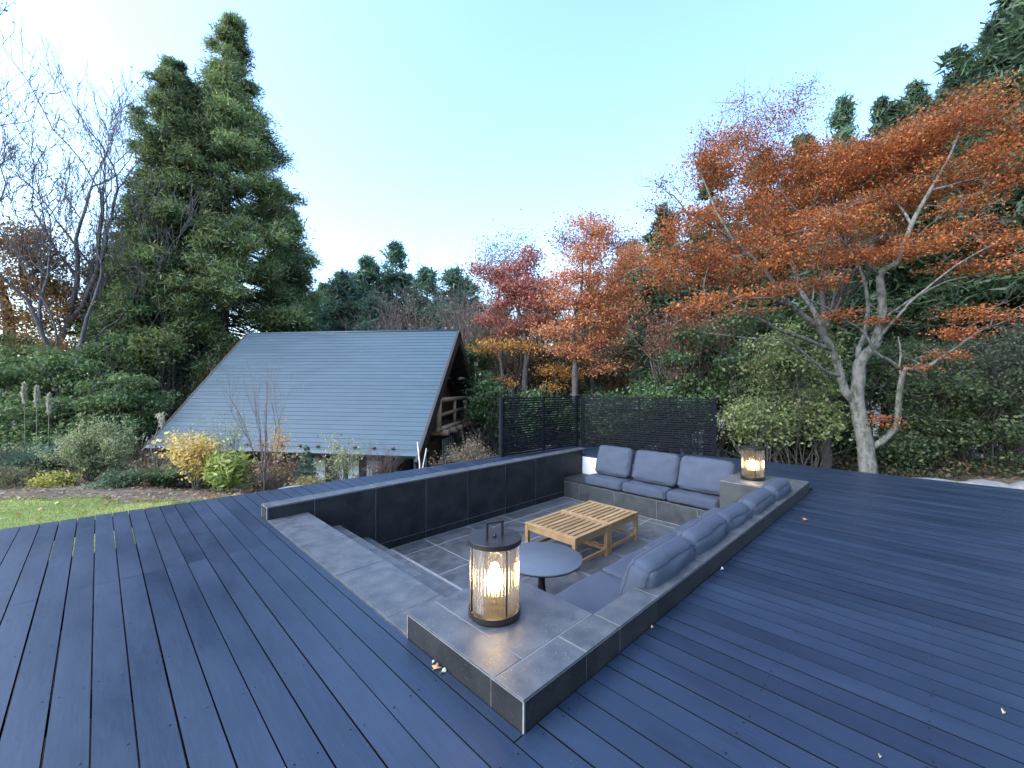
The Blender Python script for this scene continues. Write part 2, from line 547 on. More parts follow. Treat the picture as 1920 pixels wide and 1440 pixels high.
joints = [-1.693 + 0.145 * i for i in range(-14, 8)]        # lawn side
joints += [-0.678 + 0.1532 * i for i in range(1, 5)]
x = 0.088
while x < 8.75:
    joints.append(x); x += 0.1453
PIT_L, PIT_W = 6.06, 4.31
screws = MB()
def disc(x, y):
    vs = [(x, y, 0.0016)] + [(x + 0.0052 * math.cos(a), y + 0.0052 * math.sin(a), 0.0012) for a in [k * math.pi / 3 for k in range(6)]]
    screws.add(vs, [(0, i + 1, (i + 1) % 6 + 1) for i in range(6)])
def add_boards():
    for i in range(len(joints) - 1):
        g = 0.0075 + RNG.uniform(-0.0022, 0.0028)
        xa, xb = joints[i] + g / 2, joints[i + 1] - g / 2
        mid = 0.5 * (xa + xb)
        ya, yb = deck_ymax(xa), deck_ymax(xb)
        spans = []
        if xb < 0.0 or xa > PIT_L + 0.17:
            spans = [(DECK_Y0, ya, yb)]
        else:
            if xa < 0.0 < xb:                       # the board that passes the pit corner is notched into two lengths
                spans = [(DECK_Y0, -0.006, -0.006)]
                board(xa, -0.006, 0.0, ya, yb)
            else:
                spans = [(DECK_Y0, -0.006, -0.006)]
            spans.append((PIT_W, ya, yb))
        for (s0, s1, s2) in spans:
            # full lengths are butted where the run is longer than a board
            cuts = [s0]
            if xb < 0.0:                        # the boards beside the steps are butted in one line
                cuts.append(3.30)
            for k, c0 in enumerate(cuts):
                last = (k == len(cuts) - 1)
                e1, e2 = (s1, s2) if last else (cuts[k + 1] - 0.0015,) * 2
                board(xa, xb, c0, e1, e2, dz=RNG.uniform(-0.001, 0.001))
        for jy in np.arange(-4.4, 5.6, 0.62):
            if (xb < 0 or xa > PIT_L + .17 or jy < -0.03 or jy > PIT_W + 0.05) and jy < min(ya, yb) - 0.03:
                for xx in (xa + 0.024, xb - 0.024):
                    if RNG.uniform() < 0.25: continue
                    disc(xx, jy + RNG.uniform(-0.012, 0.012))
add_boards()
so = screws.build('screw_heads', M['screw'], deck)
tag(so, kind='stuff')
# joists and fascia that carry the boards
for jy in np.arange(-4.4, 5.6, 1.24):
    x1 = 8.2 if jy < 2 else 7.2
    if 0.0 < jy < PIT_W:
        MB().box(DECK_X0 + 0.1, -0.05, jy - 0.03, jy + 0.03, -0.16, -0.036).build('joist', M['joist'], deck)
        MB().box(PIT_L + 0.25, x1, jy - 0.03, jy + 0.03, -0.16, -0.036).build('joist', M['joist'], deck)
    else:
        MB().box(DECK_X0 + 0.1, x1, jy - 0.03, jy + 0.03, -0.16, -0.036).build('joist', M['joist'], deck)
def fascia(p, q, t=0.025, z0=-0.20, z1=-0.036):
    p = Vector((p[0], p[1], 0)); q = Vector((q[0], q[1], 0))
    n = Vector((q.y - p.y, p.x - q.x, 0)).normalized() * t
    vs = [(p.x, p.y, z0), (q.x, q.y, z0), (q.x + n.x, q.y + n.y, z0), (p.x + n.x, p.y + n.y, z0)]
    vs += [(a, b, z1) for a, b, _ in vs]
    MB().hexa(vs).build('fascia', M['plank'], deck)
fascia((-3.7, deck_ymax(-3.7) - 0.04), (7.3, deck_ymax(7.3) - 0.04))
pp = [(7.42, 4.8), (7.70, 3.6), (8.16, 2.1), (8.31, 0.5), (8.56, -2.3), (8.80, -4.6)]
for a, b in zip(pp[:-1], pp[1:]): fascia(a, b)
for px in np.arange(-3.2, 8.2, 1.9):
    for py in (5.2, -4.4):
        if py < deck_ymax(px) - 0.1:
            MB().box(px - .045, px + .045, py - .045, py + .045, -1.3, -0.16).build('post', M['joist'], deck)

# ------------------------------------------------------------------ sunken pit
H, FZ = 0.153, -0.759
G = 0.0028                      # half a joint
def tiles(parent, mat, axis, pos, out, us, vs, th=0.012, name='tile', c=0.0015, G=G):
    """Tiles on a plane. axis: which coordinate is fixed; pos: position of the outer face; out: +1/-1 outward; us, vs: joint positions."""
    for a, b in zip(us[:-1], us[1:]):
        for d, e in zip(vs[:-1], vs[1:]):
            p0, p1 = (pos - th, pos) if out > 0 else (pos, pos + th)
            w = RNG.uniform(-0.0006, 0.0006)
            p0, p1 = p0 + w, p1 + w
            mb = MB()
            if axis == 'x': mb.box(p0, p1, a + G, b - G, d + G, e - G)
            elif axis == 'y': mb.box(a + G, b - G, p0, p1, d + G, e - G)
            else: mb.cbox(a + G, b - G, d + G, e - G, p0, p1, c)
            mb.build(name, mat, parent)
def core(parent, x0, x1, y0, y1, z0, z1, mat='grout', name='mortar'):
    MB().box(x0, x1, y0, y1, z0, z1).build(name, M[mat], parent)
T = 0.012
# floor
pf = empty('pit_floor', (1.5, 1.0, FZ), kind='structure')
fx = [1.577, 2.10, 2.90, 3.70, 4.48, 5.27, 5.455]
fy = [1.0, 1.36, 2.16, 2.96, 3.76, 4.088]
tiles(pf, M['tile'], 'z', FZ, 1, fx, fy, name='floor_tile', G=0.0065)
core(pf, 0.4, 6.1, 0.1, 4.1, FZ - 0.12, FZ - 0.0018)
# long wall on the lawn side
lw = empty('retaining_wall', (3.0, 4.2, FZ), 'long dark tiled wall of the pit with pale capping beside the lawn', 'wall')
wy = 4.086
wx = [0.012, 0.53, 1.335, 2.14, 2.94, 3.795, 4.60, 5.385, 6.10]
core(lw, 0.004, 6.10, wy + 0.003, 4.299, -0.9, H - 0.003)
tiles(lw, M['wall_tile'], 'y', wy, -1, wx, [FZ + 0.004, -0.645, H - T - 0.003])
tiles(lw, M['tile'], 'z', H, 1, [0.0, 0.53, 1.335, 2.14, 2.94, 3.795, 4.60, 5.385, 6.26], [wy - 0.006, 4.302], name='capping')
tiles(lw, M['wall_tile'], 'x', 0.0, -1, [wy, 4.302], [-0.03, H - T - 0.003])
tiles(lw, M['wall_tile'], 'y', 4.302, 1, [0.012, 0.8, 1.6, 2.4, 3.2, 4.0, 4.8, 5.6, 6.10], [-0.2, H - T - 0.003])
# pale metal corner trims at the free end
for yy in (wy - 0.001, 4.296):
    MB().box(-0.002, 0.006, yy, yy + 0.007, 0.0, H - T - 0.002).build('corner_trim', M['grout'], lw)
# back wall, white render inside
bw = empty('back_wall', (6.15, 2.6, FZ), 'white rendered wall of the pit behind the far cushions', 'wall')
core(bw, 6.105, 6.24, 0.95, 4.084, -0.9, -0.002, mat='white_wall', name='render')
MB().cbox(6.103, 6.26, 0.95, 4.078, 0.0, 0.022, .002).build('capping', M['plank'], bw)
# rim wall on the forest side
rw = empty('rim_wall', (3.0, 0.1, FZ), 'low rim wall of grey tiles running along the right deck behind the cushions', 'wall')
rx = [0.829, 1.31, 2.11, 2.91, 3.71, 4.51, 5.218]
core(rw, 0.83, 5.21, 0.003, 0.185, -0.9, H - 0.003)
tiles(rw, M['tile'], 'z', H, 1, rx, [-0.002, 0.190])
tiles(rw, M['wall_tile'], 'y', 0.0, -1, rx, [-0.03, H - T - 0.003])
tiles(rw, M['wall_tile'], 'y', 0.188, 1, rx, [FZ, H - T - 0.003])
# plinth at the near corner
pn = empty('stone_plinth', (0.4, 0.5, FZ), 'tiled corner plinth nearest the viewer with the large lantern on it', 'plinth')
core(pn, 0.003, 0.822, 0.003, 1.003, -0.9, H - 0.003)
tiles(pn, M['tile'], 'z', H, 1, [-0.002, 0.49, 0.827], [-0.002, 0.199])
tiles(pn, M['tile'], 'z', H, 1, [-0.002, 0.203], [0.199, 1.008])
tiles(pn, M['tile'], 'z', H, 1, [0.203, 0.827], [0.199, 1.008])
tiles(pn, M['wall_tile'], 'y', 0.0, -1, [0.012, 0.49, 0.827], [-0.03, H - T - 0.003])
tiles(pn, M['wall_tile'], 'x', 0.0, -1, [0.0, 0.225, 1.006], [-0.03, H - T - 0.003])
tiles(pn, M['wall_tile'], 'y', 1.006, 1, [0.012, 0.425, 0.827], [-0.4, H - T - 0.003])
tiles(pn, M['wall_tile'], 'x', 0.825, 1, [0.19, 1.006], [FZ, H - T - 0.003])
MB().box(-0.002, 0.004, -0.002, 0.004, -0.003, H - T - 0.002).build('corner_trim', M['grout'], pn)
MB().box(-0.002, 0.004, 1.003, 1.008, -0.003, H - T - 0.002).build('corner_trim', M['grout'], pn)
# plinth at the far corner
pb = empty('stone_plinth', (5.6, 0.5, FZ), 'tiled corner plinth at the far end between the cushions with the small-looking lantern', 'plinth')
core(pb, 5.225, 6.057, 0.003, 0.957, -0.9, H - 0.003)
tiles(pb, M['tile'], 'z', H, 1, [5.220, 6.062], [-0.002, 0.199])
tiles(pb, M['tile'], 'z', H, 1, [5.220, 6.062], [0.199, 0.962])
tiles(pb, M['bench_tile'], 'x', 5.222, -1, [0.19, 0.962], [FZ, H - T - 0.003])
tiles(pb, M['wall_tile'], 'y', 0.0, -1, [5.222, 6.062], [-0.03, H - T - 0.003])
tiles(pb, M['wall_tile'], 'y', 0.96, 1, [5.222, 6.062], [FZ, H - T - 0.003])
# entry steps
st = empty('entry_steps', (0.8, 2.5, FZ), 'three grey stone steps leading down into the pit beside the near plinth', 'steps')
sx = [0.004, 0.452, 0.838, 1.225, 1.583]
sz = [0.004, -0.245, -0.50]
sy = [1.010, 1.29, 2.15, 3.01, 3.865, 4.084]
for k in range(3):
    core(st, sx[k] + 0.003, sx[k + 1] - 0.0075, 1.012, 4.082, -0.9, sz[k] - 0.003)
    tiles(st, M['tile'], 'z', sz[k], 1, [sx[k] + (0.0 if k == 0 else -0.02), sx[k + 1]], sy, name='tread_tile')
    tiles(st, M['wall_tile'], 'x', sx[k + 1] - 0.004, 1, sy, [(sz[k + 1] if k < 2 else FZ) + 0.001, sz[k] - T - 0.002], name='riser_tile')
# benches
bb = empty('bench', (5.8, 2.5, FZ), 'tiled bench against the far wall carrying three seat cushions', 'bench')
core(bb, 5.461, 6.10, 0.964, 4.083, -0.9, -0.418 - 0.003)
tiles(bb, M['bench_tile'], 'x', 5.458, -1, [0.964, 1.38, 2.07, 2.90, 3.70, 4.083], [FZ + 0.002, -0.418 - T - 0.001])
tiles(bb, M['tile'], 'z', -0.418, 1, [5.452, 6.10], [0.966, 2.07, 2.90, 3.70, 4.083], name='seat_slab')
yy = 3.40
while yy < 4.07:
    MB().cbox(5.445, 6.09, yy, yy + 0.022, -0.4175, -0.365, .002).build('slat', M['black_slat'], bb)
    yy += 0.0365
for yy in np.arange(1.02, 3.35, 0.16):
    MB().cbox(5.53, 6.09, yy, yy + 0.06, -0.4175, -0.395, .002).build('slat', M['black_slat'], bb)
rb = empty('bench', (3.0, 0.6, FZ), 'tiled bench along the right rim wall carrying a row of seat cushions', 'bench')
core(rb, 0.84, 5.21, 0.202, 0.997, -0.9, -0.418 - 0.003)
tiles(rb, M['tile'], 'y', 1.0, 1, [0.84, 1.36, 2.16, 2.96, 3.76, 4.56, 5.21], [FZ + 0.002, -0.418 - T - 0.001])
tiles(rb, M['tile'], 'z', -0.418, 1, [0.84, 2.16, 2.96, 3.76, 4.56, 5.21], [0.202, 1.0], name='seat_slab')

# ------------------------------------------------------------------ cushions
def cushion_mesh(w, d, h, r, puff, seed, name):
    """Soft box: rounded edges, bulging faces, gentle creases. Centred in x and y, base at z=0."""
    rng = np.random.default_rng(seed)
    rings = ([], [])
    bm = bmesh.new()
    bmesh.ops.create_cube(bm, size=2.0)
    bmesh.ops.subdivide_edges(bm, edges=bm.edges[:], cuts=15, use_grid_fill=True)
    half = Vector((w / 2, d / 2, h / 2))
    ph = rng.uniform(0, 6.28, 8)
    for v in bm.verts:
        s = v.co.copy()
        # denser rows near the edges
        q = Vector([math.copysign(1 - (1 - abs(c)) ** 1.35, c) if abs(c) < 1 else c for c in s])
        p = Vector((q.x * half.x, q.y * half.y, q.z * half.z))
        inner = Vector([max(-half[i] + r, min(half[i] - r, p[i])) for i in range(3)])
        dv = p - inner
        if dv.length > 1e-9:
            p = inner + dv.normalized() * r * min(1.0, dv.length / r * 1.0 if max(abs(dv[i]) for i in range(3)) < r * .999 else 1.0)
        u, t = s.x, s.y
        bulge = puff * (1 - u * u) * (1 - t * t)
        p.z += math.copysign(bulge, s.z) * abs(s.z) ** 1.0
        p.x += 0.3 * puff * s.x * (1 - t * t) * (1 - s.z ** 2)
        p.y += 0.35 * puff * s.y * (1 - u * u) * (1 - s.z ** 2)
        cr = 0.0055 * math.sin(5 * u + 4 * t + ph[0]) * math.sin(3 * t + ph[6]) + 0.0035 * math.sin(7 * u - 6 * t + ph[0]) + 0.003 * math.sin(11 * t - 5 * u + ph[1]) + 0.002 * math.sin(17 * u + ph[2]) * math.cos(9 * t + ph[3])
        edge = (abs(u) ** 6 + abs(t) ** 6)
        cr += 0.0045 * edge * math.sin(26 * u + 22 * t + ph[4])
        p.z += cr * (1 if s.z > 0 else 0.5)
        # corners pulled in a little
        k = (abs(u) * abs(t)) ** 8
        p.x -= math.copysign(0.012 * k, u); p.y -= math.copysign(0.012 * k, t)
        v.co = p + Vector((0, 0, h / 2))
        if abs(abs(s.z) - 0.75) < 0.01 and max(abs(u), abs(t)) > 0.999:
            rings[0 if s.z < 0 else 1].append(v.co.copy())
    me = bpy.data.meshes.new(name)
    bm.to_mesh(me); bm.free()
    me.polygons.foreach_set('use_smooth', [True] * len(me.polygons))
    return me, rings

def piping_mesh(rings, w, d, name='piping'):
    mb = MB()
    for ring in rings:
        pts = sorted(ring, key=lambda p: math.atan2(p.y / d, p.x / w))
        mid = Vector((0, 0, sum(p.z for p in pts) / len(pts)))
        pts = [p + (Vector((p.x, p.y, 0))).normalized() * 0.0012 for p in pts]
        pts.append(pts[0])
        mb.tube(pts, 0.0036, 5, cap=False)
    return mb.mesh(name)

def cushion(name, w, d, h, mat_w, label, cat, group, seed, r=0.045, puff=0.03):
    me, rings = cushion_mesh(w, d, h, r, puff, seed, name)
    o = link(name, me, M['fabric'])
    o.matrix_world = mat_w
    tag(o, label, cat, group)
    pm = piping_mesh(rings, w, d)
    p = link('piping', pm, M['piping'])
    p.parent = o
    return o

def seat(x0, x1, y0, y1, z, h, label, group, seed):
    return cushion('seat_cushion', x1 - x0, y1 - y0, h, Matrix.Translation(((x0 + x1) / 2, (y0 + y1) / 2, z)), label, 'cushion', group, seed, r=0.04, puff=0.014)

SG, BG = 'grey seat cushions on the pit benches', 'grey back cushions in the pit'
for k, (y0, y1, lab) in enumerate([(2.745, 3.56, 'grey seat cushion on the far bench next to the black slats'),
                                   (1.905, 2.735, 'middle grey seat cushion of three on the far bench'),
                                   (1.05, 1.895, 'grey seat cushion on the far bench nearest the far plinth')]):
    seat(5.42, 6.06, y0, y1, -0.392, 0.155, lab, SG, 20 + k)
seats_r = [(0.845, 2.155, 'long grey seat cushion directly behind the near lantern plinth'), (2.165, 2.955, 'second grey seat cushion along the right rim, past the long one'),
           (2.965, 3.72, 'third grey seat cushion along the right rim, mostly behind back cushions'), (3.73, 4.50, 'fourth grey seat cushion along the right rim, near the bench corner'),
           (4.51, 5.20, 'grey seat cushion along the right rim touching the far plinth')]
for k, (x0, x1, lab) in enumerate(seats_r):
    seat(x0, x1, 0.30, 1.035, -0.415, 0.165, lab, SG, 40 + k)
# back cushions: local x along the wall, local y up the back, local z out of the back
def lean(cx, cy, cz, along, back, tilt):
    """Matrix of a cushion leaning back: 'along' runs along the wall, 'back' points to the wall."""
    al = Vector(along); bk = Vector(back)
    up = (Vector((0, 0, 1)) * math.cos(tilt) + bk * math.sin(tilt)).normalized()
    out = al.cross(up)
    m = Matrix((al, up, out)).transposed().to_4x4()
    m.translation = (cx, cy, cz)
    return m
backs = [(3.12, 0.74, 'grey back cushion leaning on the white wall, nearest the black slats', 0.02), (2.255, 0.84, 'middle grey back cushion of three on the far bench', -0.015),
         (1.385, 0.86, 'grey back cushion on the far bench pushed against the far plinth', 0.01)]
for k, (cy, w, lab, yaw) in enumerate(backs):
    m = lean(5.885, cy, 0.035, Vector((yaw, -1, 0.0)).normalized(), Vector((1, yaw, 0)).normalized(), R_(19))
    cushion('back_cushion', w, 0.56, 0.15, m, lab, 'cushion', BG, 60 + k, r=0.060, puff=0.035)
rbacks = [(1.355, 2.145, 'near-end grey back cushion of the rim row, its stitched end facing the lantern'), (2.155, 2.975, 'second grey back cushion from the near end of the rim row'),
          (2.985, 3.70, 'middle grey back cushion of the five along the rim'), (3.70, 4.515, 'fourth grey back cushion along the rim, before the last one'),
          (4.53, 5.26, 'farthest grey back cushion of the rim row, before the far lantern')]
for k, (x0, x1, lab) in enumerate(rbacks):
    tz = (0, 0.0, -0.03, -0.02, 0.0)[k]
    m = lean((x0 + x1) / 2, 0.335 + (0.0, .01, .02, .0, -.02)[k], 0.060 + tz, Vector((1, (0.0, .02, -.02, .02, 0)[k], 0)).normalized(), (0, -1, 0), R_(17))
    cushion('back_cushion', x1 - x0 + 0.02, 0.585, 0.205, m, lab, 'cushion', BG, 80 + k, r=0.085, puff=0.035)

# ------------------------------------------------------------------ coffee tables
def coffee_table():
    t = empty('coffee_table', (0, 0, 0))
    W, D, Z = 0.765, 0.86, 0.42          # x, y, height; slats run along x
    def part(name, mb, par=t): return mb.build(name, M['teak'], par, world=False)
    lg = 0.05
    for sx_ in (0, 1):
        for sy_ in (0, 1):
            x0 = sx_ * (W - lg); y0 = sy_ * (D - lg)
            part('leg', MB().cbox(x0, x0 + lg, y0, y0 + lg, 0, Z - 0.025, .003))
    for y0 in (0.006, D - 0.028):
        part('apron', MB().box(lg, W - lg, y0, y0 + 0.022, Z - 0.10, Z - 0.026))
    for x0 in (0.006, W - 0.028):
        part('apron', MB().box(x0, x0 + 0.022, lg, D - lg, Z - 0.10, Z - 0.026))
    for x0 in (0.012, W - 0.034):
        part('stretcher', MB().cbox(x0, x0 + 0.024, lg, D - lg, 0.055, 0.10, .002))
    for y0 in (0.012, D - 0.034):
        part('stretcher', MB().cbox(lg, W - lg, y0, y0 + 0.024, 0.055, 0.10, .002))
    for x0 in (0.0, W - 0.058):
        part('end_rail', MB().cbox(x0, x0 + 0.058, -0.002, D + 0.002, Z - 0.024, Z, .002))
    n = 10
    w = (D - 0.026 * (n - 1)) / n
    for i in range(n):
        y0 = i * (w + 0.026)
        part('slat', MB().cbox(0.0585, W - 0.0585, y0, y0 + w, Z - 0.024, Z - 0.001, .002))
    return t
TG = 'pair of slatted coffee tables pushed together'
ct = coffee_table()
ct.location = (2.835, 1.83, FZ)
tag(ct, 'slatted teak coffee table in the pit, the one closer to the round table', 'table', TG)
ct2 = copy_tree(ct)
ct2.location = (3.620, 1.83, FZ)
tag(ct2, 'slatted teak coffee table in the pit, the one closer to the far bench', 'table', TG)

# ------------------------------------------------------------------ round table
rt = empty('round_table', (1.905, 1.565, FZ), 'round blue-grey pedestal table beside the slatted tables', 'table')
c = (1.905, 1.565)
ztop = -0.215
MB().lathe([(0.0, ztop), (0.416, ztop), (0.420, ztop - 0.003), (0.420, ztop - 0.014), (0.410, ztop - 0.018)], 72, c).build('tabletop', M['table_top'], rt, autosmooth=True)
MB().lathe([(0.410, ztop - 0.018), (0.406, ztop - 0.030), (0.0, ztop - 0.030)], 72, c).build('table_edge', M['table_black'], rt, autosmooth=True)
MB().lathe([(0.10, ztop - 0.032), (0.045, ztop - 0.05), (0.036, -0.40), (0.037, -0.50), (0.048, -0.58), (0.075, -0.66), (0.125, -0.715), (0.20, -0.742), (0.23, FZ + 0.002), (0.0, FZ + 0.002)], 40, c).build('pedestal', M['table_black'], rt)

# ------------------------------------------------------------------ lanterns
def lantern():
    t = empty('lantern', (0, 0, 0))
    def part(name, mb, mat, **k): return mb.build(name, M[mat], t, world=False, **k)
    part('base_ring', MB().lathe([(0, 0.0), (0.150, 0.0), (0.158, 0.012), (0.163, 0.014), (0.163, 0.047), (0.157, 0.048), (0.157, 0.026), (0, 0.026)], 64), 'bronze', autosmooth=True)
    part('top_cap', MB().lathe([(0, 0.482), (0.166, 0.482), (0.168, 0.480), (0.168, 0.452), (0.164, 0.450), (0.158, 0.453), (0.0, 0.455)], 64), 'bronze', autosmooth=True)
    part('cap_lining', MB().lathe([(0, 0.4495), (0.12, 0.4495), (0.12, 0.447), (0, 0.447)], 32), 'cap_glow', autosmooth=True)
    part('glass_shade', MB().lathe([(0.1475, 0.031), (0.1475, 0.445)], 480, ripple=0.0062, nrip=40).lathe([(0.1395, 0.445), (0.1395, 0.031)], 130), 'glass')
    for k in range(4):
        a = R_(45 * 2 * k + 3)
        cx, cy = 0.1555 * math.cos(a), 0.1555 * math.sin(a)
        part('upright', MB().tube([(cx, cy, 0.055), (cx, cy, 0.452)], 0.0058, 8), 'bronze')
        s = MB().lathe([(0.0, 0.0), (0.006, 0.0), (0.006, 0.003), (0.0, 0.004)], 10)
    h = MB()
    for sx_ in (-1, 1):
        h.box(sx_ * 0.052 - 0.005, sx_ * 0.052 + 0.005, -0.010, 0.010, 0.4815, 0.568)
    h.box(-0.057, 0.057, -0.0105, 0.0105, 0.568, 0.578)
    hd = part('handle', h, 'bronze')
    part('finial', MB().lathe([(0, 0.482), (0.012, 0.482), (0.012, 0.490), (0.007, 0.494), (0.007, 0.500), (0.0, 0.502)], 14), 'bronze')
    part('socket', MB().lathe([(0.0, 0.03), (0.045, 0.03), (0.045, 0.048), (0.022, 0.055), (0.02, 0.13), (0.0, 0.13)], 24), 'bronze', autosmooth=True)
    prof = [(0.014, 0.131), (0.020, 0.150), (0.040, 0.166), (0.050, 0.185), (0.053, 0.205), (0.050, 0.228), (0.040, 0.246), (0.022, 0.258), (0.0, 0.262)]
    part('bulb', MB().lathe(prof, 24), 'bulb')
    ld = bpy.data.lights.new('lantern_light', 'POINT')
    ld.energy = LAMP_W
    ld.color = (1.0, 0.55, 0.17)
    ld.shadow_soft_size = 0.060
    lo = bpy.data.objects.new('lantern_light', ld)
    COL.objects.link(lo); lo.parent = t; lo.location = (0, 0, 0.215)
    return t
LAMP_W = 11.0
LG = 'glass lanterns on the plinths'
l1 = lantern()
l1.location = (0.387, 0.624, H)
l1.rotation_euler = (0, 0, R_(-18))
tag(l1, 'large lit lantern with fluted glass standing on the near plinth', 'lantern', LG)
l2 = copy_tree(l1)
l2.location = (5.66, 0.64, H)
l2.rotation_euler = (0, 0, R_(25))
tag(l2, 'lit lantern on the far plinth behind the last back cushion', 'lantern', LG)

# ------------------------------------------------------------------ slatted screen
fe = empty('slatted_fence', (7.2, 4.9, 0), 'dark slatted screen with two wings at the far corner of the deck', 'fence')
FA, FB, FC = Vector((4.75, 5.215, 0)), Vector((7.26, 4.99, 0)), Vector((8.40, 2.12, 0))
def wing(P, Q, posts, z1):
    d = (Q - P); L = d.length; d.normalize(); n = Vector((-d.y, d.x, 0))
    def obox(a0, a1, t0, t1, z0, z1, name):
        pts = [P + d * a + n * t for a, t in ((a0, t0), (a1, t0), (a1, t1), (a0, t1))]
        MB().hexa([(p.x, p.y, z0) for p in pts] + [(p.x, p.y, z1) for p in pts]).build(name, M['fence'], fe)
    for a, w in posts:
        obox(a - w / 2, a + w / 2, 0.012, 0.012 + w, -0.35, z1 - 0.004, 'post')
    k = 24
    pitch = (z1 - 0.02) / k
    for i in range(k):
        z = 0.02 + i * pitch
        j = RNG.uniform(-0.002, 0.002)
        obox(0.02, L - 0.02, -0.012, 0.010, z + j, z + 0.031 + j, 'slat')
wing(FA, FB, [(0.05, 0.09), (1.27, 0.045), (2.42, 0.06)], 1.275)
wing(FB, FC, [(0.05, 0.09), (1.42, 0.05), (2.70, 0.05), (3.04, 0.09)], 1.262)

# ------------------------------------------------------------------ cabin
HR = Vector((6.857, 9.534, 3.27)); HE = Vector((-0.598, 0.8015, 0)); HN = Vector((-0.8015, -0.598, 0))
HL, HS, HD = 7.54, 3.491, 3.41
def hp(a, b, z): p = HR + HE * a + HN * b; return Vector((p.x, p.y, z))
cb = empty('cabin', (3.5, 11.5, -1.2), 'A-frame cabin with steep blue-grey metal roof below the deck', 'house')
def hbox(a0, a1, b0, b1, z0, z1, name, mat, par=None):
    pts = [hp(a, b, 0) for a, b in ((a0, b0), (a0, b1), (a1, b1), (a1, b0))]
    return MB().hexa([(p.x, p.y, z0) for p in pts] + [(p.x, p.y, z1) for p in pts]).build(name, M[mat], par or cb)
def slope_pt(a, s, lift, side=1):
    """s = 0 at the ridge, 1 at the eave; lift is normal to the slope."""
    ln = math.hypot(HS, HD)
    nb, nz = HD / ln, HS / ln
    p = HR + HE * a + HN * (side * (HS * s + nb * lift)); return Vector((p.x, p.y, 3.27 - HD * s + nz * lift))
def slab(a0, a1, s0, s1, l0a, l0b, l1a, l1b, side=1, mi=0):
    """Sloping board; l?a lower face, l?b upper face lifts at s0 and s1."""
    vs = [slope_pt(a, s, l, side) for l_ in ((l0a, l1a), (l0b, l1b)) for a, s, l in ((a0, s0, l_[0]), (a1, s0, l_[0]), (a1, s1, l_[1]), (a0, s1, l_[1]))]
    return MB().hexa(vs)
roof = slab(0.02, HL - 0.02, 0.0, 0.985, -0.14, -0.03, -0.14, -0.03).build('roof', M['dark_timber'], cb)
NC = 33
for k in range(NC):
    s0, s1 = k / NC + (0.002 if k else 0.006), (k + 1) / NC
    slab(0.0, HL, s0, s1 + 0.004, -0.022, -0.006, -0.012, 0.002).build('roof_course', M['roof'], roof)
slab(0.02, HL - 0.02, 0.02, 1.0, -0.14, 0.0, -0.14, 0.0, side=-1).build('roof', M['roof'], cb)
MB().tube([hp(-0.01, 0, 3.262), hp(HL + 0.01, 0, 3.262)], 0.035, 8).build('ridge_cap', M['roof'], cb)
slab(-0.02, HL + 0.02, 0.9952, 1.012, -0.10, 0.012, -0.10, 0.006).build('eave_trim', M['roof'], cb)
for k in range(14):
    a = 0.64 + 0.5 * k
    q = [slope_pt(a + da, s, l) for l in (0.004, 0.05) for da, s in ((-0.035, 0.966), (0.035, 0.966), (0.035, 0.976), (-0.035, 0.976))]
    MB().hexa(q).build('snow_guard', M['table_black'], cb)
for side in (1, -1):
    slab(-0.075, -0.005, 0.0, 1.045, -0.27, 0.008, -0.27, 0.008, side).build('barge_board', M['dark_timber'], cb)
    slab(HL + 0.005, HL + 0.07, 0.0, 1.03, -0.24, 0.006, -0.24, 0.006, side).build('barge_board', M['dark_timber'], cb)
    # purlin-like soffit boards under the overhang
    slab(0.0, 0.85, 0.01, 0.99, -0.19, -0.145, -0.19, -0.145, side).build('soffit', M['dark_timber'], cb)
GW = 0.85
def gable(a, mat, zlow):
    vs = []
    for aa in (a, a + 0.12):
        bw_ = HS * (3.05 - 0.1) / HD
        vs += [hp(aa, 0, 3.05), hp(aa, 2.72, 0.36), hp(aa, 2.72, zlow), hp(aa, -2.72, zlow), hp(aa, -2.72, 0.36)]
    fs = [(0, 1, 2, 3, 4), (9, 8, 7, 6, 5)] + [(i, i + 5, (i + 1) % 5 + 5, (i + 1) % 5) for i in range(5)]
    return MB().add([tuple(v) for v in vs], fs).build('gable_wall', M[mat], cb)
gable(GW, 'dark_timber', -1.6)
gable(HL - 0.9, 'dark_timber', -1.6)
# boards on the upper gable
for k in range(14):
    z = 0.40 + k * 0.165
    bmax = max(0.05, (3.05 - z - 0.165) * HS / HD * 1.0)
    hbox(GW - 0.03, GW - 0.002, -min(2.7, bmax), min(2.7, bmax), z + 0.006, z + 0.158, 'wall_board', 'brown_board' if k < 9 else 'dark_timber')
hbox(GW - 0.10, GW + 0.02, -2.75, 2.75, 0.20, 0.385, 'floor_beam', 'dark_timber')
def white_bay(a, b0, b1, z0, z1, n, axis='gable'):
    """White infill with dark mullions; returns nothing, all are parts of the cabin."""
    for k in range(n):
        u0 = b0 + (b1 - b0) * k / n + 0.018; u1 = b0 + (b1 - b0) * (k + 1) / n - 0.018
        if axis == 'gable': hbox(a - 0.035, a - 0.006, u0, u1, z0, z1, 'white_panel', 'plaster')
        else: hbox(u0, u1, a, a + 0.03, z0, z1, 'white_panel', 'plaster')
    for k in range(n + 1):
        u = b0 + (b1 - b0) * k / n
        if axis == 'gable': hbox(a - 0.06, a - 0.004, u - 0.017, u + 0.017, z0 - 0.02, z1 + 0.03, 'mullion', 'dark_timber')
        else: hbox(u - 0.03, u + 0.03, a - 0.004, a + 0.055, z0 - 0.02, z1 + 0.03, 'mullion', 'dark_timber')
white_bay(GW, 0.55, 1.72, -1.5, -0.42, 4)
white_bay(GW, -2.35, -0.85, -1.5, -0.40, 6)
white_bay(GW - 0.04, 1.05, 1.75, 0.47, 0.98, 3)
white_bay(GW - 0.04, 0.62, 0.95, 0.60, 1.72, 2)
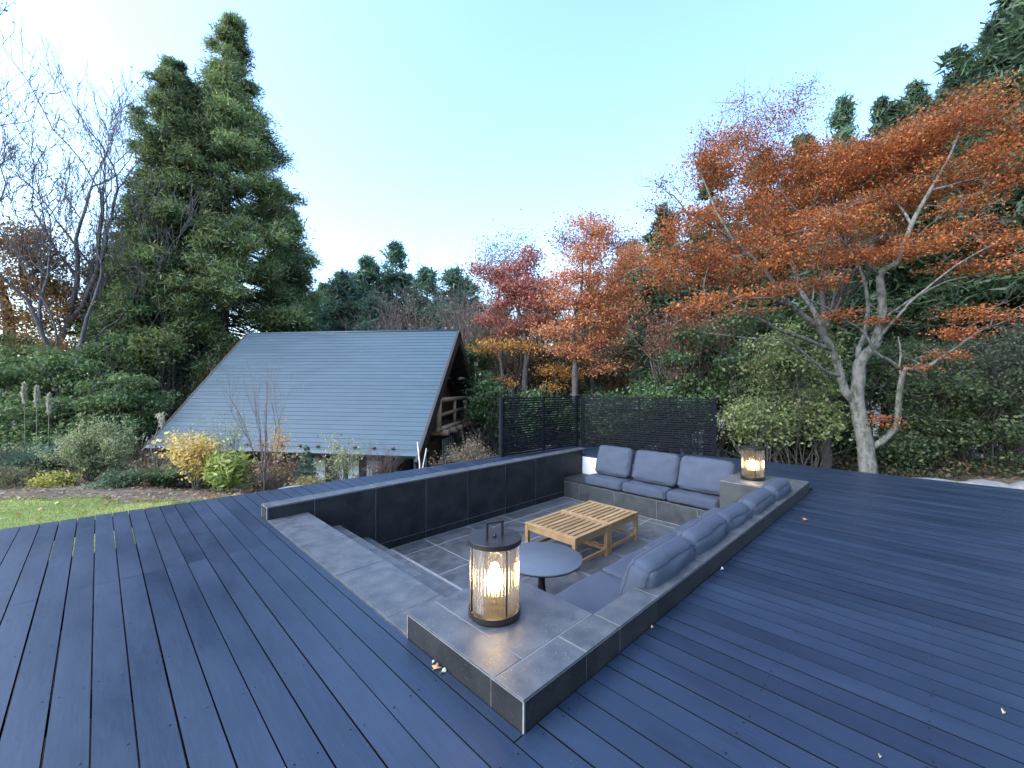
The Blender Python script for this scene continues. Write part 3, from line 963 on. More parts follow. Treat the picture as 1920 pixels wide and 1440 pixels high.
for (z0, z1) in ((0.72, 0.76),):
    hbox(GW - 0.12, GW - 0.102, 1.0, 1.78, z0, z1, 'transom', 'dark_timber')
hbox(GW - 0.06, GW - 0.004, -0.35, 0.40, -1.55, -0.32, 'door', 'brown_board')
for k in range(5):
    hbox(GW - 0.075, GW - 0.0605, -0.30, 0.35, -1.45 + k * 0.22, -1.45 + k * 0.22 + 0.03, 'door_rail', 'dark_timber')
# balcony of logs
def hl(p, q, r, name='log', mat='log', n=10):
    mb = MB().tube([hp(*p), hp(*q)], r, n)
    # grain ends in a lighter wood
    o = mb.build(name, [M[mat], M['log_end']], cb)
    for i in (-1, -2): o.data.polygons[i].material_index = 1; o.data.polygons[i].use_smooth = False
    return o
for b in (1.55, 0.86, 0.12, -0.56, -1.22):
    hl((-0.20, b, 0.16), (GW, b, 0.16), 0.088, 'floor_log')
hl((-0.02, 2.0, 0.285), (-0.02, -1.25, 0.285), 0.06, 'edge_log')
hbox(0.06, GW - 0.11, -1.2, 1.9, 0.25, 0.29, 'balcony_floor', 'brown_board')
hl((0.0, 1.88, 0.22), (0.0, 1.88, 1.12), 0.085, 'corner_post')
hl((0.0, -1.0, 0.28), (0.0, -1.0, 1.04), 0.05, 'corner_post')
hl((0.0, 0.32, 0.30), (0.0, 0.32, 1.02), 0.05, 'baluster_log')
hl((0.0, 2.02, 1.10), (0.0, -1.22, 1.05), 0.068, 'hand_rail')
hl((0.0, 1.88, 0.66), (0.0, -1.0, 0.72), 0.05, 'mid_rail')
hl((0.02, 1.9, 0.70), (GW - .06, 1.9, 0.62), 0.05, 'mid_rail')
hl((0.02, 1.9, 1.08), (GW - .06, 1.9, 1.06), 0.06, 'hand_rail')
hl((0.1, -0.6, 1.72), (0.12, -1.55, 1.72), 0.055, 'cross_log')
hl((GW - .2, 1.55, 1.72), (GW - .2, -1.55, 1.72), 0.06, 'cross_log')
# eave-side wall under the roof
BW = 2.82
hbox(GW + 0.1, HL - 0.9, BW - 0.12, BW - 0.004, -1.7, 0.22, 'side_wall', 'dark_timber')
for a in (1.22, 2.52, 3.22, 4.6, 5.9):
    hbox(a - 0.06, a + 0.06, BW, BW + 0.10, -1.7, 0.2, 'side_post', 'dark_timber')
for a0, a1 in ((1.84, 2.14), (2.24, 2.47), (2.80, 3.14), (1.30, 1.62)):
    hbox(a0, a1, BW - 0.002, BW + 0.02, -1.6, -0.46, 'white_panel', 'plaster')
for k in range(7):
    hbox(3.30, 4.50, BW - 0.002, BW + 0.022, -1.62 + k * 0.15, -1.62 + k * 0.15 + 0.142, 'wall_board', 'brown_board')
    hbox(4.70, 5.80, BW - 0.002, BW + 0.022, -1.62 + k * 0.15, -1.62 + k * 0.15 + 0.142, 'wall_board', 'brown_board')
hl((0.95, BW + 0.33, -0.26), (HL - 0.9, BW + 0.33, -0.26), 0.085, 'eave_log', 'dark_timber')
for a in (2.75, 1.75, 4.0, 5.2):
    hl((a, BW - 0.05, -0.34), (a, BW + 0.46, -0.34), 0.085, 'beam_end')
# antenna on a mast beside the far rake
an = empty('antenna', tuple(hp(-0.2, -1.0, 1.0)), 'white flat panel antenna on a thin mast beside the cabin gable', 'antenna')
pa, pq = hp(-0.2, -1.72, 2.74), hp(-0.2, -1.72, 2.18)
n_ = -FWD
rt_ = RIGHT
def panel(cx, w, z0, z1, t):
    pts = [cx + rt_ * (s * w / 2) + n_ * u for s, u in ((-1, 0), (1, 0), (1, t), (-1, t))]
    return MB().hexa([(p.x, p.y, z0) for p in pts] + [(p.x, p.y, z1) for p in pts])
panel(hp(-0.2, -1.72, 0), 0.135, 2.18, 2.74, 0.06).build('panel', M['white_metal'], an)
panel(hp(-0.2, -1.72, 0) + n_ * 0.0605, 0.05, 2.30, 2.36, 0.006).build('label_plate', M['grey_metal'], an)
panel(hp(-0.2, -1.72, 0) + n_ * 0.0605, 0.04, 2.50, 2.58, 0.006).build('label_plate', M['grey_metal'], an)
MB().tube([hp(-0.2, -1.62, 2.2), hp(-0.2, -1.60, 1.75), hp(-0.2, -1.52, 0.95)], 0.014, 8).build('mast', M['grey_metal'], an)
MB().tube([hp(-0.2, -1.60, 1.75), hp(-0.06, -1.30, 1.76)], 0.012, 6).build('bracket', M['grey_metal'], an)
wire = empty('overhead_wire', tuple(hp(-0.1, 0, 2.9)), 'thin pale wire running from the cabin gable to the trees', 'wire')
MB().tube([hp(-0.05, -0.05, 2.84), hp(-0.1, -0.9, 2.66), hp(-0.1, -2.4, 2.52), hp(-0.1, -5.2, 2.5)], 0.006, 5).build('strand', M['grey_metal'], wire)

# ------------------------------------------------------------------ vegetation layout (metres)
MAPLE_LIMBS = [([(9.48, -0.38, -0.47), (9.46, -0.35, 0.0), (9.42, -0.31, 0.43), (9.35, -0.24, 0.9), (9.3, -0.19, 1.3), (9.26, -0.22, 1.64), (9.21, -0.24, 1.95), (9.27, -0.29, 2.11), (9.34, -0.43, 2.29), (9.34, -0.5, 2.54), (9.31, -0.55, 2.85), (9.25, -0.56, 3.21), (9.1, -0.54, 3.62), (9.1, -0.68, 3.77), (9.08, -0.8, 3.87), (9.12, -0.97, 4.48), (9.2, -1.2, 5.04), (9.27, -1.33, 5.33), (9.34, -1.47, 5.7), (9.37, -1.57, 6.06)], 0.157, 0.01), ([(9.21, -0.24, 1.9), (9.46, -0.2, 2.28), (9.81, -0.26, 2.62), (10.11, -0.28, 3.26), (10.3, -0.18, 3.87), (10.28, -0.02, 4.36), (10.16, 0.25, 4.85), (10.08, 0.47, 5.48), (9.95, 0.6, 6.19)], 0.051, 0.013), ([(9.33, -0.22, 1.04), (9.25, -0.15, 1.25), (9.14, -0.03, 1.45), (9.07, 0.04, 1.8), (8.83, 0.14, 2.27), (8.49, 0.33, 2.69), (7.92, 0.62, 3.04), (7.46, 0.8, 3.41), (7.17, 0.94, 3.71), (6.74, 1.23, 4.1), (6.3, 1.53, 4.4), (5.9, 1.78, 4.59)], 0.093, 0.013), ([(8.66, 0.24, 2.54), (8.94, 0.46, 3.09), (9.12, 0.71, 3.54), (9.25, 0.86, 4.04), (9.31, 1.08, 4.73), (9.22, 1.32, 5.45), (9.14, 1.54, 6.11), (8.97, 1.72, 6.83), (8.93, 1.76, 7.43)], 0.055, 0.01), ([(8.83, 0.14, 2.25), (8.26, 0.42, 2.42), (7.68, 0.71, 2.56), (7.05, 1.05, 2.82), (6.33, 1.49, 3.14), (5.97, 1.7, 3.23), (5.5, 2.02, 3.41), (5.21, 2.17, 3.52)], 0.043, 0.01), ([(9.07, 0.04, 1.74), (8.65, 0.18, 1.81), (8.22, 0.32, 2.0), (7.63, 0.62, 2.35), (6.94, 1.02, 2.39), (6.2, 1.47, 2.46)], 0.034, 0.01), ([(9.52, -0.42, 0.34), (9.51, -0.54, 0.46), (9.51, -0.68, 0.63), (9.46, -0.78, 0.88), (9.36, -0.81, 1.44), (9.4, -0.85, 1.74), (9.32, -0.91, 1.89)], 0.064, 0.038), ([(9.4, -0.85, 1.74), (9.36, -0.81, 1.89), (9.38, -0.82, 2.21), (9.35, -0.79, 2.49)], 0.025, 0.01), ([(9.39, -0.83, 1.87), (9.14, -0.66, 2.04), (8.91, -0.5, 2.18), (8.6, -0.34, 2.55), (8.26, -0.14, 2.73), (7.89, 0.08, 2.94), (7.5, 0.33, 3.09)], 0.034, 0.01), ([(9.32, -0.91, 1.87), (9.27, -1.14, 1.88), (9.24, -1.39, 2.09), (9.15, -1.58, 2.26), (9.05, -1.76, 2.44), (9.12, -1.97, 2.56), (9.3, -2.29, 2.72)], 0.034, 0.01), ([(9.31, -0.55, 2.81), (9.45, -0.75, 3.01), (9.46, -1.04, 3.22), (9.53, -1.39, 3.43), (9.49, -1.77, 3.5), (9.58, -2.14, 3.58)], 0.025, 0.009), ([(9.34, -0.43, 2.26), (9.17, -0.62, 2.59), (8.98, -0.85, 2.89), (8.91, -1.05, 3.14), (8.94, -1.51, 3.58), (9.02, -1.87, 3.83), (9.18, -2.16, 3.93)], 0.03, 0.009), ([(9.12, -0.97, 4.48), (9.52, -0.81, 4.94), (9.84, -0.56, 5.43), (9.95, -0.39, 5.96), (10.01, -0.29, 6.45)], 0.025, 0.007), ([(9.2, -1.2, 5.04), (9.38, -1.51, 5.12), (9.56, -1.83, 5.21), (9.67, -2.08, 5.44), (9.71, -2.25, 5.66)], 0.025, 0.007), ([(7.92, 0.62, 3.04), (7.03, 0.79, 3.09), (6.48, 1.06, 3.04), (5.88, 1.37, 2.91), (5.46, 1.63, 2.81)], 0.025, 0.007), ([(7.46, 0.8, 3.41), (7.2, 1.19, 3.76), (6.96, 1.57, 3.99), (6.63, 2.04, 4.12), (6.36, 2.44, 4.04)], 0.025, 0.007), ([(9.1, -0.54, 3.62), (8.36, -0.23, 4.0), (7.84, 0.01, 4.22), (7.45, 0.25, 4.27), (7.0, 0.55, 4.14)], 0.025, 0.007), ([(10.28, -0.02, 4.36), (9.83, 0.29, 4.9), (9.22, 0.75, 5.2), (8.9, 1.08, 5.88), (8.98, 1.0, 6.78), (9.18, 0.81, 7.57)], 0.021, 0.005), ([(6.74, 1.23, 4.1), (6.71, 1.54, 4.71), (6.74, 1.79, 5.39), (6.7, 1.98, 5.95), (6.85, 1.84, 6.25)], 0.021, 0.005)]
MAPLE_PADS = [((9.51, -1.63, 6.43), 0.8, 0.33), ((9.61, -1.16, 6.2), 1.09, 0.35), ((9.95, -0.38, 6.28), 1.26, 0.42), ((9.83, 0.3, 6.04), 1.26, 0.48), ((9.33, 1.08, 6.43), 1.05, 0.53), ((8.69, 1.85, 6.95), 0.71, 0.41), ((6.99, 1.69, 5.64), 0.66, 0.51), ((6.03, 1.79, 4.4), 0.61, 0.33), ((7.71, 1.54, 4.99), 0.96, 0.48), ((6.16, 1.94, 3.89), 0.77, 0.27), ((7.1, 1.43, 4.09), 1.0, 0.32), ((8.4, 0.86, 4.68), 1.07, 0.41), ((7.96, 0.03, 4.44), 0.86, 0.3), ((9.57, -0.58, 5.13), 1.04, 0.29), ((9.46, -1.31, 5.26), 0.87, 0.23), ((9.6, -0.88, 5.96), 0.81, 0.41), ((9.54, -1.95, 5.44), 0.55, 0.46), ((9.52, -2.21, 5.91), 0.36, 0.31), ((9.17, -0.61, 3.98), 0.55, 0.22), ((8.97, -1.12, 4.05), 0.66, 0.23), ((9.07, -1.63, 4.28), 0.5, 0.18), ((9.24, -2.08, 3.96), 0.53, 0.23), ((9.41, -1.83, 3.61), 0.78, 0.16), ((5.57, 1.96, 3.36), 0.55, 0.18), ((6.11, 1.28, 3.01), 0.72, 0.14), ((5.75, 1.49, 2.81), 0.53, 0.18), ((7.2, 1.19, 3.64), 1.19, 0.2), ((7.76, 0.22, 3.39), 0.81, 0.12), ((7.1, 0.73, 3.22), 0.38, 0.11), ((8.55, -0.13, 3.98), 0.79, 0.18), ((8.99, -1.84, 2.73), 0.75, 0.12), ((9.15, -1.58, 2.49), 0.41, 0.15), ((9.31, -1.46, 2.09), 0.21, 0.08), ((9.22, -1.09, 1.88), 0.17, 0.09), ((9.27, -0.58, 0.88), 0.18, 0.11), ((7.01, 0.95, 2.89), 0.21, 0.09), ((8.15, -0.03, 2.82), 0.39, 0.08), ((9.5, 0.91, 5.55), 1.17, 0.44), ((10.11, -0.12, 5.77), 1.02, 0.38), ((10.15, -0.86, 5.75), 0.64, 0.26), ((5.34, 2.04, 3.56), 0.36, 0.14), ((6.3, 1.52, 3.65), 0.56, 0.21), ((9.83, 0.29, 4.33), 0.69, 0.21), ((10.22, -0.37, 4.72), 0.67, 0.22), ((7.43, 0.4, 3.93), 0.66, 0.19), ((9.11, 1.43, 5.95), 0.71, 0.47), ((9.17, -0.62, 2.79), 0.3, 0.08), ((9.52, -2.07, 4.93), 0.36, 0.22), ((9.38, -1.51, 4.69), 0.47, 0.15)]
MAPLE_SPARSE = [((9.18, 0.81, 7.35), 0.62, 0.45), ((9.11, 1.44, 7.54), 0.59, 0.47), ((8.88, 1.81, 7.78), 0.48, 0.33), ((7.1, 1.73, 6.26), 0.51, 0.41), ((6.78, 1.91, 5.95), 0.36, 0.3), ((9.3, 0.69, 7.8), 0.28, 0.25), ((9.16, 1.24, 7.07), 0.82, 0.47), ((5.6, 2.08, 5.01), 0.23, 0.17), ((5.9, 1.92, 4.82), 0.38, 0.24), ((8.75, 1.65, 6.6), 0.82, 0.47), ((5.53, 2.14, 4.64), 0.19, 0.23)]
SUGI = [((2.27, 20.36), (2.74, 20.0, 17.15), 3.89), ((0.45, 20.06), (0.79, 19.8, 14.02), 1.72), ((4.99, 19.79), (5.26, 19.57, 9.41), 1.19)]
HINOKI = [((12.99, 5.58), 7.8, 0.86), ((15.73, 4.99), 10.36, 1.26), ((14.9, 2.99), 9.58, 1.14), ((18.89, 2.57), 11.71, 1.3), ((18.13, 1.22), 12.01, 1.14), ((18.01, -0.07), 11.34, 1.29), ((21.48, -0.68), 13.32, 1.47), ((18.3, -1.76), 12.25, 1.29), ((22.01, -2.61), 14.58, 1.38), ((16.53, -2.82), 12.7, 1.24), ((13.56, 0.81), 6.15, 0.61), ((15.78, -3.49), 13.34, 1.6), ((25.97, -1.6), 15.1, 1.45)]
MIDCON = [((9.08, 26.29), 7.79, 1.37), ((8.53, 22.62), 7.8, 1.46), ((10.53, 23.46), 9.32, 1.72), ((12.76, 24.07), 10.84, 1.42), ((13.39, 21.33), 8.94, 1.51), ((6.87, 22.86), 6.14, 1.02), ((13.69, 18.94), 8.47, 1.33), ((18.45, 10.03), 8.93, 1.26), ((8.9, 19.45), 5.95, 1.12), ((16.17, 17.89), 6.44, 1.98), ((18.8, 16.7), 7.49, 2.06), ((20.41, 13.72), 7.45, 1.98), ((20.68, 10.63), 7.62, 1.83), ((16.62, 21.66), 8.83, 2.21)]
BARE = [((9.37, 16.17), 7.47, 1.52), ((9.87, 14.28), 7.35, 1.45), ((10.04, 12.7), 6.77, 1.14), ((11.57, 4.17), 4.2, 1.49), ((10.25, 11.09), 7.25, 1.3), ((8.46, 13.56), 6.4, 1.33), ((13.39, 12.21), 7.1, 1.52), ((15.23, 8.99), 6.36, 1.45)]
RED_TREE = ([([(9.49, 9.02, 0.01), (9.48, 9.04, 1.54), (9.51, 9.02, 2.68), (9.4, 9.14, 3.82), (9.16, 9.38, 4.58), (8.75, 9.79, 5.34)], 0.13, 0.02), ([(9.48, 9.05, 1.92), (9.48, 8.64, 3.22), (9.54, 8.44, 4.14), (9.59, 8.25, 4.86)], 0.06, 0.015), ([(9.51, 9.02, 2.87), (9.44, 9.52, 3.67), (9.3, 9.94, 4.09), (8.94, 10.43, 4.4)], 0.05, 0.012)], [((9.02, 9.94, 5.42), 0.87, 0.43), ((8.47, 10.34, 5.68), 0.42, 0.27), ((9.5, 9.05, 4.97), 0.76, 0.5), ((9.16, 9.66, 4.43), 0.97, 0.31), ((8.95, 10.14, 3.88), 0.74, 0.27), ((9.61, 8.51, 4.43), 0.84, 0.37), ((9.72, 8.12, 4.86), 0.74, 0.41), ((9.58, 9.4, 5.71), 0.68, 0.35), ((9.63, 8.92, 6.11), 0.38, 0.38), ((9.3, 9.52, 3.46), 0.7, 0.19), ((9.55, 8.71, 3.79), 0.75, 0.26), ((9.93, 8.05, 4.14), 0.56, 0.3), ((9.23, 9.45, 4.89), 0.96, 0.35)])
ORANGE_TREE = ([([(9.54, 6.87, 0.18), (9.54, 6.87, 1.2), (9.55, 6.87, 2.32)], 0.12, 0.09), ([(9.55, 6.87, 2.32), (9.51, 6.92, 3.09), (9.41, 6.87, 3.59), (9.5, 6.65, 4.25), (9.47, 6.55, 4.9), (9.48, 6.54, 5.57), (9.57, 6.46, 6.24)], 0.07, 0.015), ([(9.55, 6.87, 2.37), (9.8, 6.77, 2.93), (9.94, 6.78, 3.64), (10.19, 6.68, 4.27), (10.65, 6.37, 4.73), (11.05, 6.11, 5.11)], 0.06, 0.012), ([(9.45, 6.98, 2.75), (9.1, 7.04, 3.24), (8.71, 7.15, 3.71), (8.34, 7.38, 4.44), (8.15, 7.43, 5.15)], 0.045, 0.012)], [((9.56, 6.46, 5.57), 0.67, 0.47), ((9.43, 6.87, 4.95), 0.85, 0.41), ((10.44, 6.44, 5.06), 0.79, 0.42), ((10.99, 6.17, 4.66), 0.8, 0.36), ((10.02, 6.56, 4.31), 1.04, 0.38), ((9.11, 7.04, 4.25), 0.76, 0.34), ((9.69, 6.74, 3.61), 1.03, 0.31), ((10.56, 6.31, 3.83), 0.88, 0.32), ((11.02, 5.99, 4.2), 0.62, 0.32), ((8.97, 7.03, 3.22), 0.84, 0.23), ((9.93, 6.5, 2.92), 0.86, 0.24), ((9.16, 6.97, 2.65), 0.76, 0.2), ((9.89, 6.28, 6.28), 0.51, 0.37), ((9.45, 6.58, 6.58), 0.44, 0.27), ((11.14, 6.17, 5.49), 0.54, 0.39), ((10.26, 6.31, 2.07), 0.6, 0.17), ((9.53, 6.62, 2.48), 0.59, 0.2), ((11.3, 5.87, 5.82), 0.53, 0.43), ((10.68, 6.18, 3.3), 0.7, 0.25)])
PURPLE_TREE = ([([(12.89, 8.47, -0.19), (12.87, 8.52, 3.05), (12.79, 8.61, 5.42), (12.84, 8.57, 7.15), (12.95, 8.47, 8.23)], 0.12, 0.02)], [((12.95, 8.47, 7.91), 0.6, 0.43), ((13.33, 8.09, 7.26), 0.65, 0.35), ((12.1, 9.3, 7.36), 0.56, 0.43), ((12.48, 8.92, 6.93), 0.86, 0.43), ((13.81, 7.89, 7.22), 0.79, 0.44), ((12.87, 8.54, 7.26), 0.86, 0.43), ((14.02, 7.41, 7.26), 0.48, 0.3)])
PALE_TREE = ([([(10.22, 11.11, -0.2), (10.25, 11.1, 3.04), (10.18, 11.19, 4.98), (10.33, 11.04, 6.49)], 0.1, 0.02)], [((10.02, 11.35, 6.92), 0.56, 0.39), ((10.49, 10.89, 7.03), 0.78, 0.35), ((10.18, 11.19, 6.49), 0.86, 0.39), ((10.95, 10.44, 7.36), 0.43, 0.35), ((10.72, 10.66, 6.49), 0.73, 0.39), ((9.87, 11.5, 6.6), 0.48, 0.35)])
YELLOW_TREE = ([([(8.57, 9.23, 0.06), (8.58, 9.23, 1.17), (8.55, 9.26, 2.09), (8.48, 9.34, 2.64)], 0.09, 0.03), ([(10.24, 8.29, 0.01), (10.31, 8.23, 1.16), (10.21, 8.32, 2.11)], 0.06, 0.02)], [((8.54, 9.13, 1.63), 0.48, 0.18), ((8.28, 9.39, 1.53), 0.29, 0.15), ((10.1, 8.43, 2.11), 0.57, 0.19), ((10.74, 8.09, 1.93), 0.58, 0.27), ((10.21, 8.32, 1.39), 0.38, 0.15), ((8.15, 9.8, 2.83), 0.74, 0.19), ((8.61, 9.35, 2.93), 0.83, 0.17), ((9.2, 8.76, 2.84), 0.67, 0.15), ((10.65, 7.9, 3.07), 0.57, 0.15)])
BROWNMAPLE_TREE = ([([(9.84, 3.77, 0.1), (9.88, 3.73, 1.27), (9.97, 3.65, 2.44), (10.13, 3.5, 3.03)], 0.07, 0.02), ([(10.68, 3.64, 0.34), (10.74, 3.59, 1.26), (10.87, 3.46, 1.87)], 0.05, 0.02)], [((10.23, 3.39, 3.32), 1.02, 0.26), ((9.81, 3.95, 3.04), 0.88, 0.27), ((10.65, 3.12, 2.97), 0.74, 0.21), ((10.03, 3.6, 2.59), 0.88, 0.2), ((9.79, 4.25, 2.61), 0.67, 0.24), ((10.03, 3.45, 2.0), 0.43, 0.14), ((9.78, 3.56, 1.64), 0.37, 0.11), ((11.07, 2.99, 2.77), 0.45, 0.15), ((9.82, 4.51, 3.39), 0.46, 0.24)])
OAK_TREE = ([([(-3.67, 22.01, 1.48), (-3.62, 21.98, 3.38), (-3.76, 22.12, 4.52), (-3.87, 22.23, 5.1), (-4.27, 22.63, 6.05)], 0.2, 0.06), ([(-3.8, 22.16, 4.91), (-3.33, 21.69, 5.17), (-2.85, 21.23, 5.67), (-2.37, 20.76, 6.25)], 0.06, 0.02), ([(-3.3, 21.67, 5.17), (-3.38, 22.03, 6.11), (-3.22, 22.02, 6.53), (-2.81, 21.62, 6.92)], 0.06, 0.02)], [((-3.49, 22.14, 6.5), 0.97, 0.58), ((-2.82, 21.76, 5.98), 0.88, 0.47), ((-3.54, 22.05, 5.31), 0.86, 0.38), ((-2.88, 21.67, 4.78), 0.97, 0.47), ((-3.6, 21.95, 3.95), 0.95, 0.38), ((-3.11, 22.19, 6.99), 0.79, 0.43), ((-2.42, 21.64, 5.04), 0.79, 0.48), ((-2.66, 21.31, 3.8), 0.97, 0.39), ((-2.12, 21.07, 4.22), 0.7, 0.39), ((-3.14, 20.94, 2.97), 1.02, 0.33), ((-2.21, 19.73, 2.77), 0.73, 0.26)])
BUSH = [((-2.72, 18.26, 1.25), 1.82, 1.24, 0), ((-1.55, 17.81, 1.58), 1.54, 1.11, 0), ((-1.04, 15.2, 0.75), 1.14, 0.91, 0), ((-2.33, 16.18, 0.31), 1.35, 0.67, 0), ((-3.45, 20.39, 2.02), 1.42, 1.07, 0), ((-0.44, 18.13, 2.05), 0.92, 1.11, 1), ((-0.59, 19.68, 3.06), 1.18, 1.08, 1), ((0.27, 18.99, 4.46), 1.19, 1.39, 1), ((0.12, 17.16, 2.58), 0.72, 0.72, 2), ((-1.13, 21.63, 3.99), 1.05, 1.26, 1), ((-0.28, 21.5, 6.23), 0.86, 1.3, 1), ((0.47, 21.48, 7.03), 1.0, 1.22, 1), ((-0.95, 23.57, 6.04), 0.69, 0.91, 1), ((1.1, 19.42, 3.16), 0.84, 0.84, 1), ((10.44, 3.18, 1.86), 1.1, 1.24, 3), ((12.26, 2.8, 2.52), 1.27, 1.27, 3), ((9.62, 3.7, 0.99), 0.86, 0.86, 3), ((9.25, 4.76, 0.51), 1.2, 0.82, 3), ((8.98, 6.02, 0.44), 0.95, 0.79, 3), ((8.59, 7.81, 0.51), 1.03, 0.86, 3), ((10.55, 1.66, 1.57), 0.8, 1.2, 3), ((9.53, 0.99, 1.82), 0.89, 1.06, 4), ((8.91, 1.46, 0.76), 0.58, 0.58, 4), ((9.5, 0.59, 0.9), 0.51, 0.57, 4), ((12.31, -1.33, 0.98), 0.91, 1.1, 5), ((12.64, -2.08, 0.77), 0.95, 1.06, 5), ((12.99, -2.56, 1.36), 0.7, 1.29, 6), ((14.12, -1.71, 1.86), 1.21, 0.81, 6), ((13.63, -0.95, 1.72), 0.69, 0.82, 5), ((14.83, -2.55, 2.26), 0.8, 0.8, 6), ((11.43, -0.75, 0.03), 0.6, 0.42, 5), ((12.16, 0.49, 1.03), 0.55, 1.23, 3), ((13.56, 0.1, 1.58), 0.88, 0.73, 3), ((15.65, -0.55, 2.06), 0.79, 0.79, 3), ((11.82, 2.51, -0.18), 0.84, 0.38, 3), ((12.31, 1.32, -0.32), 0.66, 0.32, 3), ((12.51, 0.42, -0.24), 0.56, 0.31, 3), ((8.38, 10.83, 2.12), 0.89, 0.98, 3), ((7.55, 8.83, 0.85), 0.51, 0.86, 3), ((11.67, 11.1, 2.21), 1.37, 1.14, 7), ((13.62, 9.88, 2.23), 1.65, 1.29, 7), ((13.94, 7.45, 1.97), 1.3, 1.3, 7), ((11.19, 12.98, 2.96), 0.97, 1.09, 7)]

# ------------------------------------------------------------------ vegetation builders
def gz(x, y): return float(ground_z(x, y))

def smooth_path(pts, k=4):
    """Catmull-Rom through the given points, with a small natural wobble."""
    P = [np.array(p, float) for p in pts]
    P = [2 * P[0] - P[1]] + P + [2 * P[-1] - P[-2]]
    out = []
    for i in range(1, len(P) - 2):
        for j in range(k):
            t = j / k
            a, b, c, d = P[i - 1], P[i], P[i + 1], P[i + 2]
            out.append(0.5 * ((2 * b) + (-a + c) * t + (2 * a - 5 * b + 4 * c - d) * t * t + (-a + 3 * b - 3 * c + d) * t ** 3))
    out.append(P[-2])
    return out

def limb(mb, pts, r0, r1, n=9, k=4, wob=0.25, mi=0):
    path = smooth_path(pts, k)
    m = len(path)
    rad = [r0 + (r1 - r0) * (i / (m - 1)) ** 0.9 for i in range(m)]
    path = [p + RNG.normal(0, 1, 3) * rad[i] * wob * (0 if i == 0 else 1) for i, p in enumerate(path)]
    mb.tube([tuple(p) for p in path], rad, n, mi)
    return path, rad

def twigs(mb, start, direction, length, r, depth, spread=0.55, up=0.12, n=4, tips=None, taper=0.62, kids=(2, 3), shrink=0.72, seg=3, droop=0.0, rmin=0.0):
    """Recursive branching; appends tip positions to tips."""
    p = np.array(start, float); d = np.array(direction, float); d /= np.linalg.norm(d)
    r = max(r, rmin)
    pts, rad = [tuple(p)], [r]
    for i in range(seg):
        d = d + RNG.normal(0, 0.16, 3) + np.array([0, 0, up - droop * (depth < 2)])
        d /= np.linalg.norm(d)
        p = p + d * length / seg
        pts.append(tuple(p)); rad.append(max(rmin * 0.8, r * (1 - (1 - taper) * (i + 1) / seg)))
    mb.tube(pts, rad, n, cap=False)
    if depth <= 0:
        if tips is not None: tips.append((p.copy(), d.copy()))
        return
    if tips is not None and depth <= 2: tips.append((np.array(pts[len(pts) // 2]), d.copy()))
    for c in range(random.randint(*kids)):
        q = np.array(pts[-1]) if c == 0 else np.array(pts[random.randint(1, seg)])
        nd = d + RNG.normal(0, spread, 3) * (0.55 if c == 0 else 1.0)
        twigs(mb, q, nd, length * shrink * RNG.uniform(0.8, 1.15), r * taper * (0.95 if c == 0 else 0.75), depth - 1, spread, up, max(3, n - 1), tips, taper, kids, shrink, seg, droop, rmin)

def pad_points(pads, density, flat=0.5, clump=0.16, per=34, fill=0.86):
    """Leaf positions for layered foliage pads: small clumps spread through flattened ellipsoids."""
    out, nid = [], []
    for i, (c, w, h) in enumerate(pads):
        n_cl = max(4, int(density * w * max(h, 0.12) * 6 / per + 2))
        u = rnd_dirs(n_cl) * (RNG.uniform(0, 1, (n_cl, 1)) ** 0.45)
        cc = np.array(c) + u * np.array([w, w, h]) * fill
        lean = RNG.normal(0, 0.08, 2)
        cc[:, 2] += (cc[:, 0] - c[0]) * lean[0] + (cc[:, 1] - c[1]) * lean[1]
        k = RNG.integers(int(per * 0.5), int(per * 1.5), n_cl)
        idx = np.repeat(np.arange(n_cl), k)
        s = clump * RNG.uniform(0.7, 1.4, (n_cl, 1))[idx]
        pts = cc[idx] + RNG.normal(0, 1, (len(idx), 3)) * s * np.array([1, 1, flat])
        out.append(pts); nid.append(idx + 1000 * i)
    return np.concatenate(out), np.concatenate(nid)

def clump_tone(ids, amount):
    """One brightness per clump."""
    u, inv = np.unique(ids, return_inverse=True)
    return (1 + RNG.normal(0, amount, len(u)))[inv][:, None]

def leaf_object(name, pts, size, cols, parent, mat='leaf', aspect=0.6, upness=0.6, axis=None, weights=None, tone=None, jitter=0.15, up_axis=0.0, world=True):
    n = len(pts)
    nor = unit(rnd_dirs(n) + np.array([0, 0, upness]))
    ax = rnd_dirs(n) if axis is None else unit(axis + RNG.normal(0, 0.45, (n, 3)))
    ax[:, 2] += up_axis
    ax = unit(ax - nor * np.sum(ax * nor, 1, keepdims=True))
    ln = size * RNG.uniform(0.65, 1.35, n)
    c = palette(n, cols, weights, jitter)
    if tone is not None: c = np.clip(c * np.clip(tone, 0.35, 1.9), 0.002, 0.9)
    me = (tri_leaves if mat == 'needle' else fan_quads)(pts, nor, ax, ln, ln * aspect, c, name)
    return link(name, me, M[mat], parent, world)

